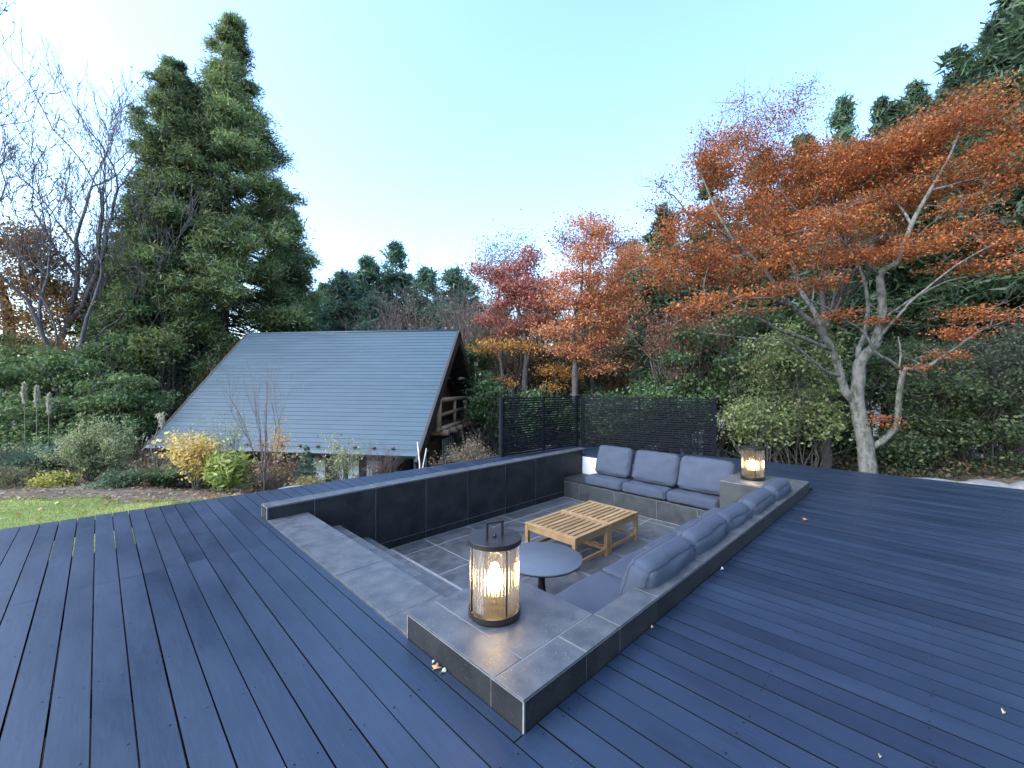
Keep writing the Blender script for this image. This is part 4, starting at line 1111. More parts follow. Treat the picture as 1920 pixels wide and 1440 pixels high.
def connect_twigs(mb, limbs_paths, targets, r0=0.012, r1=0.004, n=4, maxd=2.2):
    """Small boughs from the nearest limb point to each foliage pad, so that no pad floats."""
    allp = np.concatenate([np.array(p) for p in limbs_paths])
    for t in targets:
        t = np.array(t, float)
        d = np.linalg.norm(allp - t, axis=1)
        low = d + 0.35 * np.clip(allp[:, 2] - t[2], 0, 9)
        a = allp[np.argmin(low)]
        mid = (a + t) / 2 + np.array([0, 0, 0.06 * np.linalg.norm(t - a)]) + RNG.normal(0, 0.05, 3)
        L = np.linalg.norm(t - a)
        mb.tube([tuple(a), tuple(a * .6 + mid * .4 + RNG.normal(0, .02, 3)), tuple(mid), tuple(mid * .4 + t * .6 + RNG.normal(0, .03, 3)), tuple(t)],
                [r0 * (1 + 0.6 * L), r0 * (0.9 + .45 * L), r0 * (0.8 + 0.3 * L), r0 * .7, r1], n, cap=False)

def broad_tree(name, label, limbs, pads, cols, weights=None, leaf=0.06, density=900, bark='grey_bark', group=None, cat='tree', flat=0.45, clump=0.16, twig_depth=3, upness=0.8, sparse=None, sparse_cols=None, tone=0.16, extra=0, per=34, twig_len=0.35, jitter=0.13):
    x, y, z = limbs[0][0][0]
    t = empty(name, (x, y, gz(x, y)), label, cat, group)
    mb = MB()
    paths = []
    for pts, r0, r1 in limbs:
        p, rad = limb(mb, pts, r0, r1, n=12 if r0 > 0.05 else 7, wob=0.05 if r0 > 0.05 else 0.2)
        paths.append(p)
    connect_twigs(mb, paths, [c for c, w, h in pads] + ([c for c, w, h in sparse] if sparse else []))
    # finer twigs spreading inside each pad
    for c, w, h in pads + (sparse or []):
        for _ in range(3 + extra):
            a = RNG.uniform(0, 6.283)
            twigs(mb, np.array(c) + RNG.normal(0, 0.08, 3), (math.cos(a), math.sin(a), 0.25), min(w, 1.2) * twig_len + 0.12, 0.008, twig_depth - 1, 0.5, 0.05, 4, None, 0.6, (2, 3), 0.7, 2)
    mb.build('trunk', M[bark], t)
    pts, ids = pad_points(pads, density, flat, clump, per)
    leaf_object('crown', pts, leaf, cols, t, weights=weights, upness=upness, tone=clump_tone(ids, tone), jitter=jitter)
    if sparse:
        pts, ids = pad_points(sparse, density * 0.33, 0.7, clump * 0.9, 14)
        leaf_object('crown', pts, leaf * 0.85, sparse_cols or cols, t, weights=None, upness=0.4, tone=clump_tone(ids, tone), jitter=jitter)
    return t

# ---- the large maple
ORANGE = [(0.34, 0.112, 0.032), (0.30, 0.088, 0.032), (0.40, 0.160, 0.045), (0.25, 0.070, 0.032), (0.25, 0.125, 0.04)]
RED = [(0.33, 0.115, 0.090), (0.29, 0.10, 0.085), (0.37, 0.155, 0.09), (0.26, 0.105, 0.09)]
broad_tree('maple_tree', 'large orange maple with pale forked trunk at the right edge of the deck', MAPLE_LIMBS, MAPLE_PADS, ORANGE, [3, 3, 2, 2, 1],
           leaf=0.045, density=1600, bark='maple_bark', flat=0.30, clump=0.125, twig_depth=3, sparse=MAPLE_SPARSE,
           sparse_cols=[(0.26, 0.085, 0.06), (0.20, 0.06, 0.055), (0.24, 0.10, 0.06)], tone=0.24, extra=2)
# ---- middle-distance maples
broad_tree('maple_tree', 'red maple behind the left wing of the slatted screen', RED_TREE[0], RED_TREE[1], RED, leaf=0.085, density=900, flat=0.4, clump=0.22, group=None)
broad_tree('maple_tree', 'orange maple with slender grey stems above the corner of the slatted screen', ORANGE_TREE[0], ORANGE_TREE[1],
           [(0.46, 0.20, 0.085), (0.43, 0.165, 0.09), (0.50, 0.26, 0.095), (0.41, 0.145, 0.09)], leaf=0.075, density=850, flat=0.4, clump=0.22)
broad_tree('maple_tree', 'tall dull purple-red maple behind the orange one', PURPLE_TREE[0], PURPLE_TREE[1], [(0.24, 0.085, 0.085), (0.20, 0.08, 0.09), (0.28, 0.10, 0.08)],
           leaf=0.09, density=330, flat=0.8, clump=0.3)
broad_tree('deciduous_tree', 'pale thin-leaved tree rising behind the red maple', PALE_TREE[0], PALE_TREE[1], [(0.24, 0.20, 0.19), (0.26, 0.16, 0.15), (0.20, 0.19, 0.19)],
           leaf=0.08, density=210, flat=0.9, clump=0.32)
broad_tree('deciduous_tree', 'two slim grey stems with yellow-orange leaves between the cabin and the screen', YELLOW_TREE[0], YELLOW_TREE[1],
           [(0.46, 0.27, 0.05), (0.42, 0.20, 0.05), (0.38, 0.17, 0.06)], leaf=0.085, density=520, flat=0.5, clump=0.2)
broad_tree('maple_tree', 'twiggy rust-brown maple above the right wing of the slatted screen', BROWNMAPLE_TREE[0], BROWNMAPLE_TREE[1],
           [(0.24, 0.10, 0.06), (0.20, 0.09, 0.055), (0.28, 0.10, 0.05)], leaf=0.055, density=420, flat=0.6, clump=0.22, extra=5, bark='dark_twig')
broad_tree('oak_tree', 'brown-orange oak with crooked dark limbs at the left edge', OAK_TREE[0], OAK_TREE[1],
           [(0.27, 0.15, 0.05), (0.24, 0.12, 0.045), (0.20, 0.14, 0.05), (0.30, 0.14, 0.05)], leaf=0.10, density=620, flat=0.7, clump=0.3, bark='grey_bark', extra=2)

# ---- conifers
def conifer(name, label, xy, top, rmax, tufts, cards, card, cols, profile, group=None, bark='cedar_bark', r_trunk=0.22, clear=0.12, tuft_r=0.35, droop=0.15, weights=None, lean=None, dead=8, tone=0.2, aspect=0.2, branch_up=0.25, sag=0.0, seedgap=0.0, vis_lo=0.0):
    x, y = xy
    z0 = gz(x, y)
    Ht = top - z0
    t = empty(name, (x, y, z0), label, 'tree', group)
    mb = MB()
    lx, ly = lean or (0, 0)
    def axis_at(f): return np.array([x + lx * f, y + ly * f, z0 - 0.15 + (Ht + 0.15) * f])
    pts = [axis_at(f) + np.append(RNG.normal(0, 0.03, 2), 0) * (f > 0) for f in np.linspace(0, 1, 9)]
    mb.tube([tuple(p) for p in pts], [r_trunk * (1 - 0.93 * f) * (1.25 if f == 0 else 1) for f in np.linspace(0, 1, 9)], 9)
    cen, dirs, fs_ = [], [], []
    ff = np.linspace(clear, 1.0, 400)
    wf = np.interp(ff, profile[0], profile[1]) + 0.12
    F = np.sort(np.clip(RNG.choice(ff, tufts, p=wf / wf.sum()) + RNG.normal(0, 0.004, tufts), clear, 0.995))
    F = np.concatenate([F, np.linspace(0.93, 0.998, 9)])
    ga = RNG.uniform(0, 6.28)
    for f in F:
        rr = rmax * np.interp(f, profile[0], profile[1])
        ga += 2.39996 + RNG.normal(0, 0.35)
        k = RNG.uniform(0.35, 1.0) ** 0.6
        d = np.array([math.cos(ga), math.sin(ga), 0])
        a = axis_at(f)
        end = a + d * rr * k + np.array([0, 0, (branch_up - sag * k) * rr * k]) + RNG.normal(0, 0.10, 3)
        mid = (a + end) / 2 - np.array([0, 0, droop * rr * k * RNG.uniform(0.1, 0.8)]) + RNG.normal(0, 0.09, 3)
        if rr > 0.25:
            mb.tube([tuple(a), tuple(mid), tuple(end)], [0.012 + 0.022 * rr * 0.4, 0.012 + 0.006 * rr, 0.006], 4, cap=False)
        cen.append(end); dirs.append(d); fs_.append(f)
        if k > 0.7 and rr > 0.9:
            cen.append(mid * 0.45 + end * 0.55 + RNG.normal(0, 0.12, 3)); dirs.append(d); fs_.append(f)
    for _ in range(dead):
        f = RNG.uniform(0.05, max(clear * 1.4, 0.12)); a = axis_at(f); an = RNG.uniform(0, 6.28)
        twigs(mb, a, (math.cos(an), math.sin(an), 0.05), RNG.uniform(0.4, 0.9), 0.014, 1, 0.4, 0.0, 4, None)
    mb.build('trunk', M[bark], t)
    cen = np.array(cen); dirs = np.array(dirs)
    kk = RNG.integers(int(cards * 0.6), int(cards * 1.4), len(cen))
    idx = np.repeat(np.arange(len(cen)), kk)
    n = len(idx)
    u = np.clip(RNG.normal(0, 0.46, (n, 3)), -1.3, 1.3)
    slim = 0.62 + 0.38 * np.clip((1 - np.array(fs_)) / 0.20, 0, 1)
    sc = (tuft_r * RNG.uniform(0.65, 1.35, (len(cen), 1)) * slim[:, None])[idx]
    u[:, 2] *= 0.72
    pts = cen[idx] + u * sc - np.array([0, 0, 1]) * droop * np.linalg.norm(u[:, :2] * sc, axis=1, keepdims=True) * 0.8
    ax = unit(u * 0.7 + dirs[idx] * 0.5 + RNG.normal(0, 0.35, (n, 3)) + np.array([0, 0, 0.15]))
    leaf_object('crown', pts, card, cols, t, mat='needle', aspect=aspect, upness=0.3, axis=ax, tone=clump_tone(idx, tone), weights=weights, jitter=0.2)
    return t

CEDAR = [(0.080, 0.108, 0.038), (0.100, 0.120, 0.040), (0.062, 0.092, 0.038), (0.130, 0.128, 0.042), (0.045, 0.074, 0.034)]
PROF_C = ([0, .12, .25, .38, .50, .60, .73, .87, .95, 1.0], [0.5, .85, 1.0, 1.0, .90, .74, .46, .20, .12, .03])
(sx_, sy_), tp, rr_ = SUGI[0]
conifer('cedar_tree', 'tallest dark green cedar, its rounded tufts rising high behind the cabin roof', (sx_, sy_), tp[2], rr_ * 0.96, 430, 430, 0.17, CEDAR, PROF_C,
        r_trunk=0.36, clear=0.08, tuft_r=0.52, droop=0.3, lean=(tp[0] - sx_, tp[1] - sy_), weights=[3, 3, 3, 2, 2], tone=0.34, branch_up=0.35, sag=0.5)
(sx_, sy_), tp, rr_ = SUGI[1]
conifer('cedar_tree', 'shorter cedar with a forked top, left of the tallest cedar', (sx_, sy_), tp[2], rr_ * 0.85, 230, 440, 0.15, CEDAR, ([0, .12, .25, .36, .46, .55, .72, .86, .95, 1.0], [0.5, .7, .8, .55, .5, .85, 1.0, .75, .45, .16]),
        r_trunk=0.26, clear=0.10, tuft_r=0.46, droop=0.3, lean=(tp[0] - sx_, tp[1] - sy_), weights=[3, 2, 3, 1, 3], tone=0.34, branch_up=0.35, sag=0.5)
(sx_, sy_), tp, rr_ = SUGI[2]
conifer('cedar_tree', 'small dark cedar at the right foot of the tallest cedar', (sx_, sy_), tp[2], rr_, 150, 240, 0.20, CEDAR, PROF_C,
        r_trunk=0.2, clear=0.1, tuft_r=0.5, droop=0.3, weights=[2, 1, 3, 0.6, 3], tone=0.22, branch_up=0.3, sag=0.4)
HIN = [(0.035, 0.062, 0.030), (0.028, 0.050, 0.028), (0.050, 0.075, 0.032), (0.022, 0.040, 0.024)]
PROF_H = ([0, .2, .35, .55, .75, .9, 1.0], [0.35, .7, 1.0, .95, .7, .36, .04])
side_words = ['leftmost dark conifer behind the right trees, just right of the orange maples', 'dark conifer behind the left part of the large maple', 'dark conifer behind the middle of the large maple crown',
              'slim far conifer behind the large maple crown', 'blue-green pine with ragged top above the large maple', 'dark conifer standing behind the fork of the large maple', 'tall far conifer right of the large maple trunk',
              'tall conifer with drooping top right of the large maple', 'tall dark conifer behind the two tallest on the right', 'tallest dark conifer at the right edge of the picture',
              'short dark conifer left of the large maple trunk', 'near dark conifer cut off by the right edge of the picture', 'far conifer glimpsed between the right conifers']
for i, ((x, y), top, r) in enumerate(HINOKI):
    conifer('pine_tree' if i == 4 else 'cypress_tree', side_words[i], (x, y), top, r * 1.05, int(130 + 8 * (top + 1)), 95, 0.255, HIN if i != 4 else [(0.05, 0.085, 0.05), (0.06, 0.095, 0.055)], PROF_H,
            group='dark conifers on the right', bark='dark_bark', r_trunk=0.13 + 0.006 * top, clear=0.36 if i in (7, 9, 11) else 0.2, tuft_r=0.42, droop=0.55, branch_up=0.15, sag=0.45, dead=14, tone=0.25)
# more forest right of the deck, unseen: trees added to block the side light
far_right = [o for o in bpy.data.objects if o.get('group') == 'dark conifers on the right' and o.parent is None]
for k, (px_, py_) in enumerate([(10.5, -6.5), (7.5, -8.2), (4.6, -8.8), (1.6, -8.6), (12.0, -9.5)]):
    o = copy_tree(far_right[(7, 8, 9, 8, 7)[k]])
    o.location = (px_, py_, gz(px_, py_)); o.rotation_euler = (0, 0, 1.3 * k + 0.7)
    o['label'] = ['dark conifer right of the deck, outside the picture, nearest the white boulders', 'second dark conifer right of the deck, outside the picture', 'middle dark conifer right of the deck, outside the picture', 'dark conifer right of the deck, outside the picture, beside the standpoint', 'dark conifer right of the deck, outside the picture, in the second row'][k]
mid_words = ['far conifer just right of the tall cedars', 'bluish conifer behind the left half of the cabin ridge', 'bluish conifer behind the middle of the cabin ridge', 'pointed conifer, highest behind the cabin ridge',
             'far conifer behind the bare brown trees', 'low far conifer at the foot of the tall cedars', 'far conifer behind the right end of the cabin ridge', 'far conifer behind the purple-red maple', 'near bluish conifer over the middle of the cabin ridge', 'dark far conifer behind the thin-leaved pale tree', 'dark far conifer behind the red maple', 'dark far conifer behind the stems of the orange maple', 'dark far conifer right of the orange maple', 'dark far conifer behind the bare tree at the cabin gable']
for i, ((x, y), top, r) in enumerate(MIDCON):
    conifer('cypress_tree', mid_words[i], (x, y), top - 0.15, r * 2.0, 190, 85, 0.36, [(0.045, 0.085, 0.052), (0.038, 0.072, 0.048), (0.060, 0.095, 0.052), (0.03, 0.058, 0.04)], ([0, .2, .4, .6, .8, 1.0], [0.9, 1.0, 0.95, .75, .42, .05]),
            group='conifers beyond the cabin', bark='dark_bark', r_trunk=0.2, clear=0.08, tuft_r=0.62, droop=0.3, branch_up=0.25, sag=0.3, dead=0, tone=0.22)

# ---- bare trees
def bare_tree(label, xy, height, spread, r0, depth, bark, leaves=None, stems=3, lean=None, group=None, name='bare_tree', kids=(2, 3), trunk_h=0.25, first=0.30, up=0.13, leaf=0.09, shrink=0.74, rmin=0.0, forks=2):
    x, y = xy
    z0 = gz(x, y)
    t = empty(name, (x, y, z0), label, 'tree', group)
    mb = MB(); tips = []
    for s in range(stems):
        a = 6.283 * s / stems + RNG.uniform(-0.5, 0.5)
        d = np.array([math.cos(a) * spread, math.sin(a) * spread, 1.0])
        if lean is not None: d = d + np.array(lean)
        base = np.array([x, y, z0 - 0.1]) + np.array([math.cos(a), math.sin(a), 0]) * r0 * 0.6
        p1 = base + d / np.linalg.norm(d) * height * trunk_h
        pth, rd = limb(mb, [base, (base + p1) / 2 + RNG.normal(0, 0.08, 3), p1], r0, r0 * 0.72, 8, 3)
        for k in range(forks):
            twigs(mb, p1, d + RNG.normal(0, 0.34, 3), height * first, r0 * 0.66, depth, 0.45, up, 6, tips, 0.66, kids, shrink, 4, 0.0, rmin)
    mb.build('trunk', M[bark], t)
    if leaves and tips:
        cols, per, frac = leaves
        tp_ = np.array([p for p, d in tips if RNG.uniform() < frac])
        if len(tp_):
            idx = np.repeat(np.arange(len(tp_)), per)
            pts = tp_[idx] + RNG.normal(0, 0.09, (len(idx), 3))
            leaf_object('crown', pts, leaf, cols, t, upness=0.2, tone=clump_tone(idx, 0.15))
    return t
P0 = lambda la, d: cam_xy(la, d)
bare_tree('bare tree with many grey stems, left of the cedars', P0(-14.7, 14.3), 10.5, 0.22, 0.105, 6, 'far_twig', ([(0.16, 0.12, 0.09), (0.13, 0.12, 0.10)], 1, 0.5), stems=3, trunk_h=0.30, first=0.23, up=0.17, rmin=0.0085)
bare_tree('tall bare tree whose branches enter at the top left corner', P0(-17.0, 14.0), 14.5, 0.30, 0.14, 6, 'far_twig', ([(0.14, 0.12, 0.11)], 1, 0.2), stems=3, trunk_h=0.34, first=0.22, up=0.12, rmin=0.0085, forks=3)
bare_tree('thin bare tree between the bare multi-stemmed one and the cedars', P0(-16.6, 16.5), 9.5, 0.20, 0.08, 5, 'far_twig', ([(0.15, 0.12, 0.09)], 1, 0.3), stems=2, trunk_h=0.3, first=0.24, up=0.17, rmin=0.008)
bare_words = ['bare brown-grey tree behind the right half of the cabin roof', 'second bare brown-grey tree behind the cabin roof, nearer its gable', 'bare tree with a few pale leaves behind the cabin gable',
              'bare twiggy tree behind the right wing of the slatted screen', 'thin bare tree behind the red maple', 'bare brownish tree close behind the cabin ridge', 'bare tree between the red and the orange maple', 'bare tree right of the orange maple']
for i, ((x, y), top, r) in enumerate(BARE):
    bare_tree(bare_words[i], (x, y), (top - gz(x, y)) * 0.95, 0.42, 0.10, 5, 'red_twig' if i < 2 or i == 5 else 'grey_bark', ([(0.20, 0.12, 0.07), (0.18, 0.13, 0.09)], 1, 0.35), stems=3, trunk_h=0.24, first=0.24, group='bare trees beyond the cabin')
# grey trunk left of the large maple
bare_tree('straight grey trunk with few twigs left of the large maple', P0(6.9, 9.3), 7.5, 0.02, 0.115, 4, 'grey_bark', ([(0.05, 0.08, 0.03)], 2, 0.6), stems=1, trunk_h=0.42, first=0.2, name='deciduous_tree')

# ---- shrubs
KINDS = {
    0: dict(cols=[(0.080, 0.145, 0.052), (0.109, 0.167, 0.058), (0.058, 0.113, 0.049), (0.145, 0.167, 0.058)], leaf=0.085, dens=430, bark='dark_twig'),
    1: dict(cols=[(0.055, 0.109, 0.043), (0.080, 0.131, 0.049), (0.041, 0.080, 0.038), (0.109, 0.145, 0.049)], leaf=0.11, dens=330, bark='dark_twig'),
    2: dict(cols=[(0.150, 0.163, 0.047), (0.124, 0.156, 0.044), (0.078, 0.117, 0.039)], leaf=0.10, dens=330, bark='dark_twig'),
    3: dict(cols=[(0.046, 0.092, 0.038), (0.065, 0.115, 0.043), (0.032, 0.065, 0.032), (0.088, 0.135, 0.049)], leaf=0.09, dens=300, bark='dark_twig'),
    4: dict(cols=[(0.196, 0.231, 0.091), (0.154, 0.203, 0.077), (0.112, 0.168, 0.063), (0.238, 0.238, 0.105)], leaf=0.07, dens=190, bark='grey_bark'),
    5: dict(cols=[(0.084, 0.119, 0.053), (0.063, 0.098, 0.048), (0.133, 0.154, 0.063), (0.049, 0.077, 0.039)], leaf=0.075, dens=320, bark='dark_twig'),
    7: dict(cols=[(0.17, 0.105, 0.055), (0.13, 0.095, 0.055), (0.21, 0.12, 0.055), (0.09, 0.095, 0.045)], leaf=0.10, dens=190, bark='grey_bark'),
    6: dict(cols=[(0.088, 0.108, 0.068), (0.068, 0.089, 0.054), (0.115, 0.128, 0.081)], leaf=0.055, dens=330, bark='grey_bark'),
}
def shrub(label, c, w, h, kind, group, name='shrub'):
    K = KINDS[kind]
    cx, cy, cz = c
    z0 = gz(cx, cy)
    top = cz + h
    t = empty(name, (cx, cy, z0), label, 'shrub', group)
    mb = MB(); tips = []
    ht = max(0.5, top - z0)
    for s in range(9):
        a = RNG.uniform(0, 6.283); q = RNG.uniform(0.05, 0.35)
        b = (cx + math.cos(a) * w * q, cy + math.sin(a) * w * q, z0 - 0.05)
        twigs(mb, b, (math.cos(a) * w * 0.8, math.sin(a) * w * 0.8, ht), ht * 0.48, 0.013 if kind == 4 else 0.02, 3, 0.5, 0.06, 5, tips, 0.66, (2, 3), 0.68, 3)
    mb.build('stems', M[K['bark']], t)
    # irregular clumps over the upper and outer part of the bush, a few inside
    n_cl = int(26 + 34 * w * h)
    u = rnd_dirs(n_cl); u[:, 2] = u[:, 2] * 0.9 + 0.12
    rad = RNG.uniform(0.55, 1.08, (n_cl, 1))
    lo = max(z0 + 0.10, cz - h)
    cen = np.array([cx, cy, (top + lo) / 2]) + u * rad * np.array([w, w, (top - lo) / 2])
    cen[:, 2] = np.maximum(cen[:, 2], z0 + 0.12)
    cl = [(tuple(p), RNG.uniform(0.22, 0.42) * (0.7 + 0.3 * w), RNG.uniform(0.12, 0.22)) for p in cen]
    pts, ids = pad_points(cl, K['dens'] * 0.8, 0.55, 0.13, 26)
    pts[:, 2] = np.maximum(pts[:, 2], z0 + 0.02)
    leaf_object('foliage', pts, K['leaf'] * 1.08, K['cols'], t, upness=0.7, tone=clump_tone(ids // 1000, 0.2) * clump_tone(ids, 0.12))
    return t
left_places = ['low', 'right', 'lowest', 'front', 'far left', 'tall']
bush_words = ['broad dark green shrub at the left edge behind the pampas plumes', 'dark green shrub between the left edge shrub and the cedar trunks', 'dark shrub touching the lower left corner of the cabin roof',
    'low dark shrub right behind the pale fountain shrub', 'dark shrub with yellowish top at the left edge under the oak', 'evergreen shrub below the bare multi-stemmed tree', 'taller evergreen behind the left shrubs, under the bare tree',
    'leafy evergreen below the forked cedar', 'small yellow-green cedar sapling in front of the cedar trunks', 'evergreen shrub behind the bare multi-stemmed tree', 'tall evergreen between the bare tree and the forked cedar',
    'upper evergreen branches beside the forked cedar trunk', 'loose evergreen behind the bare trees', 'dark shrub at the foot of the tallest cedar beside the roof',
    'leafy green shrub right behind the right end of the screen', 'green shrub between the screen and the pale leggy shrub', 'dark shrub behind the middle of the right screen wing', 'dark shrub behind the right wing of the screen near its corner',
    'dark shrub behind the corner post of the screen', 'dark shrub behind the left wing of the screen', 'green shrub behind the pale leggy shrub',
    'pale green leggy shrub behind the far lantern', 'low pale green shrub left of the far lantern', 'pale green shrub in front of the straight grey trunk',
    'dark shrub right of the large maple trunk', 'dark shrub behind the white boulders at the right', 'grey-green twiggy shrub at the right edge', 'high grey-green twiggy shrub right of the large maple',
    'dark shrub right behind the side stem of the large maple', 'tall grey-green twiggy shrub below the right conifers', 'low shrub at the foot of the large maple', 'dark shrub behind the straight grey trunk', 'dark shrub behind the fork of the large maple',
    'dark shrub behind the side stem of the large maple, higher up', 'low dark undergrowth shrub right of the screen end', 'low dark undergrowth shrub behind the far lantern', 'low dark undergrowth shrub left of the large maple foot', 'round dark evergreen right behind the cabin gable', 'dark shrub between the cabin gable and the screen', 'brownish scrub seen over the left wing of the screen', 'brown-orange scrub between the stems above the screen corner', 'brownish scrub over the middle of the right screen wing', 'brownish scrub beyond the antenna']
for i, (c, w, h, k) in enumerate(BUSH):
    shrub(bush_words[i], c, w, h, k, 'shrubs at the forest edge' if i > 13 else 'shrubs left of the cabin')

# ------------------------------------------------------------------ garden bed plants
def plant_root(name, label, p, cat='plant', group='plants in the garden bed'):
    z = gz(p[0], p[1])
    return empty(name, (p[0], p[1], z), label, cat, group), np.array([p[0], p[1], z])

def blades(mb_pts, base, n, length, width, spread, cols, name, parent, droop=0.5, seg=4, mat='leaf', r0=0.06):
    """Arching strap leaves as narrow ribbons."""
    V, Cc = [], []
    for _ in range(n):
        a = RNG.uniform(0, 6.283); L = length * RNG.uniform(0.6, 1.15)
        d = np.array([math.cos(a), math.sin(a), 0]); s = np.array([-d[1], d[0], 0])
        out = spread * RNG.uniform(0.3, 1.1)
        p = base + d * r0 * RNG.uniform(0, 1) ; prev = None
        for k in range(seg + 1):
            f = k / seg
            q = p + d * out * L * f ** 1.4 + np.array([0, 0, L * (f - droop * f ** 2.4)])
            w = width * (1 - f) ** 0.6 * 0.5 + 0.0008
            e = (q - s * w, q + s * w)
            if prev is not None: V.append([prev[0], prev[1], e[1], e[0]]); Cc.append(0)
            prev = e
    v = np.array(V, np.float32)
    c = np.repeat(palette(n, cols), seg, axis=0)
    return link(name, quads_mesh(v, c, name), M[mat], parent)

def mound(base, w, h, n_cl, K, cols, leaf, parent, name='foliage', per=26, clump=0.09, flat=0.7, up=0.4, aspect=0.6, hollow=0.4, weights=None):
    u = rnd_dirs(n_cl); u[:, 2] = np.abs(u[:, 2])
    cen = base + np.array([0, 0, h * 0.12]) + u * RNG.uniform(hollow, 1.0, (n_cl, 1)) * np.array([w, w, h * 0.88])
    idx = np.repeat(np.arange(n_cl), per)
    pts = cen[idx] + RNG.normal(0, clump, (len(idx), 3)) * np.array([1, 1, flat])
    pts[:, 2] = np.maximum(pts[:, 2], base[2] + 0.01)
    return leaf_object(name, pts, leaf, cols, parent, upness=up, tone=clump_tone(idx, 0.16), aspect=aspect, weights=weights)

def stems(base, n, h, spread, r, depth, mat, parent, tips=None, up=0.1, name='stems', shrink=0.7, sp=0.4, kids=(2, 3)):
    mb = MB()
    for _ in range(n):
        a = RNG.uniform(0, 6.283); q = RNG.uniform(0.1, 1.0) * spread
        twigs(mb, base + np.array([math.cos(a), math.sin(a), 0]) * 0.05, (math.cos(a) * q, math.sin(a) * q, 1.0), h * RNG.uniform(0.35, 0.5), r, depth, sp, up, 5, tips, 0.68, kids, shrink, 3)
    return mb.build(name, M[mat], parent)

def at_plane(la, d): x, y = cam_xy(la, d); return (x, y, gz(x, y))

# blue-green pampas clump with plumes
t, b = plant_root('pampas_grass', 'blue-green pampas clump with three pale upright plumes', at_plane(-11.5, 10.2), 'grass')
blades(None, b, 900, 1.25, 0.014, 0.75, [(0.10, 0.16, 0.12), (0.075, 0.13, 0.09), (0.13, 0.18, 0.12)], 'blades', t, droop=0.45, r0=0.25)
mound(b, 0.75, 0.9, 40, None, [(0.06, 0.12, 0.08), (0.08, 0.13, 0.09)], 0.09, t, 'foliage', per=24)
for i, (dx, hh) in enumerate(((-0.36, 1.98), (-0.10, 1.90), (0.16, 1.72))):
    q = b + np.array(RIGHT) * dx
    tip = q + np.array([0.03 * i, 0.02, hh])
    mbp = MB().tube([tuple(q), tuple(q * 0.5 + tip * 0.5 + np.array([0.02, 0, 0])), tuple(tip)], [0.011, 0.009, 0.006], 5)
    st_ = mbp.build('stalk', M['twig'], t)
    n = 420
    f = RNG.uniform(0, 1, n)
    ang = RNG.uniform(0, 6.283, n)
    rad = 0.036 * np.sin(np.pi * np.clip(f * 0.92 + 0.06, 0, 1)) ** 0.8 * RNG.uniform(0.3, 1, n)
    pts = tip + np.stack([np.cos(ang) * rad, np.sin(ang) * rad, -0.12 + f * 0.46], 1)
    ax = np.stack([np.cos(ang) * .25, np.sin(ang) * .25, np.ones(n)], 1)
    leaf_object('plume', pts, 0.12, [(0.46, 0.43, 0.33), (0.38, 0.36, 0.27)], t, axis=ax, aspect=0.14, upness=0.0)
# single drooping plume left of the cabin roof
t, b = plant_root('pampas_grass', 'lone pale feathery plume on a bent stalk before the roof corner', at_plane(-8.05, 9.6), 'grass')
tip = b + np.array([0.02, 0.0, 1.50])
MB().tube([tuple(b), tuple(b + np.array([-.15, .05, .8])), tuple(tip)], [0.012, 0.01, 0.006], 5).build('stalk', M['twig'], t)
n = 130; f = RNG.uniform(0, 1, n)
pts = tip + np.stack([RNG.normal(0, 0.03, n) * (0.5 + f), RNG.normal(0, 0.03, n), -0.18 + f * 0.30], 1)
leaf_object('plume', pts, 0.12, [(0.42, 0.38, 0.29), (0.48, 0.45, 0.36)], t, axis=np.tile([0.25, 0, 1.0], (n, 1)), aspect=0.14, upness=0.0)
blades(None, b, 160, 0.9, 0.014, 0.7, [(0.16, 0.17, 0.09), (0.22, 0.19, 0.11)], 'blades', t)
# pale fountain shrub
t, b = plant_root('fountain_shrub', 'pale yellow-green shrub with arching feathery sprays', at_plane(-9.75, 9.7), 'shrub')
tips = []
stems(b, 26, 1.15, 0.9, 0.010, 3, 'twig', t, tips)
tp_ = np.array([p for p, d in tips]); td = np.array([d for p, d in tips])
idx = np.repeat(np.arange(len(tp_)), 16)
pts = tp_[idx] + td[idx] * RNG.uniform(-0.22, 0.10, (len(idx), 1)) + RNG.normal(0, 0.04, (len(idx), 3))
leaf_object('foliage', pts, 0.075, [(0.27, 0.29, 0.14), (0.21, 0.25, 0.12), (0.30, 0.30, 0.16), (0.14, 0.19, 0.09)], t, axis=td[idx], aspect=0.3, tone=clump_tone(idx, 0.15))
# strap-leaved clump
t, b = plant_root('strap_leaf_plant', 'dark green clump of arching strap leaves', at_plane(-7.7, 9.3), 'plant')
blades(None, b, 240, 0.80, 0.040, 0.95, [(0.07, 0.115, 0.05), (0.10, 0.14, 0.065), (0.15, 0.18, 0.09)], 'blades', t, droop=0.55, r0=0.2)
blades(None, b + np.array([0.5, -0.2, 0]), 120, 0.55, 0.035, 0.9, [(0.07, 0.115, 0.05), (0.12, 0.15, 0.07)], 'blades', t, droop=0.55, r0=0.2)
# yellow shrub
t, b = plant_root('yellow_shrub', 'upright shrub full of small golden yellow leaves', at_plane(-6.75, 9.0), 'shrub')
tips = []
stems(b, 11, 1.12, 0.24, 0.010, 3, 'twig', t, tips, up=0.18)
tp_ = np.array([p for p, d in tips]); tp_ = tp_[tp_[:, 2] > b[2] + 0.25]
idx = np.repeat(np.arange(len(tp_)), 9)
pts = tp_[idx] + RNG.normal(0, 0.07, (len(idx), 3))
leaf_object('foliage', pts, 0.062, [(0.52, 0.36, 0.07), (0.56, 0.42, 0.14), (0.45, 0.29, 0.06), (0.58, 0.47, 0.24)], t, tone=clump_tone(idx, 0.12), aspect=0.75)
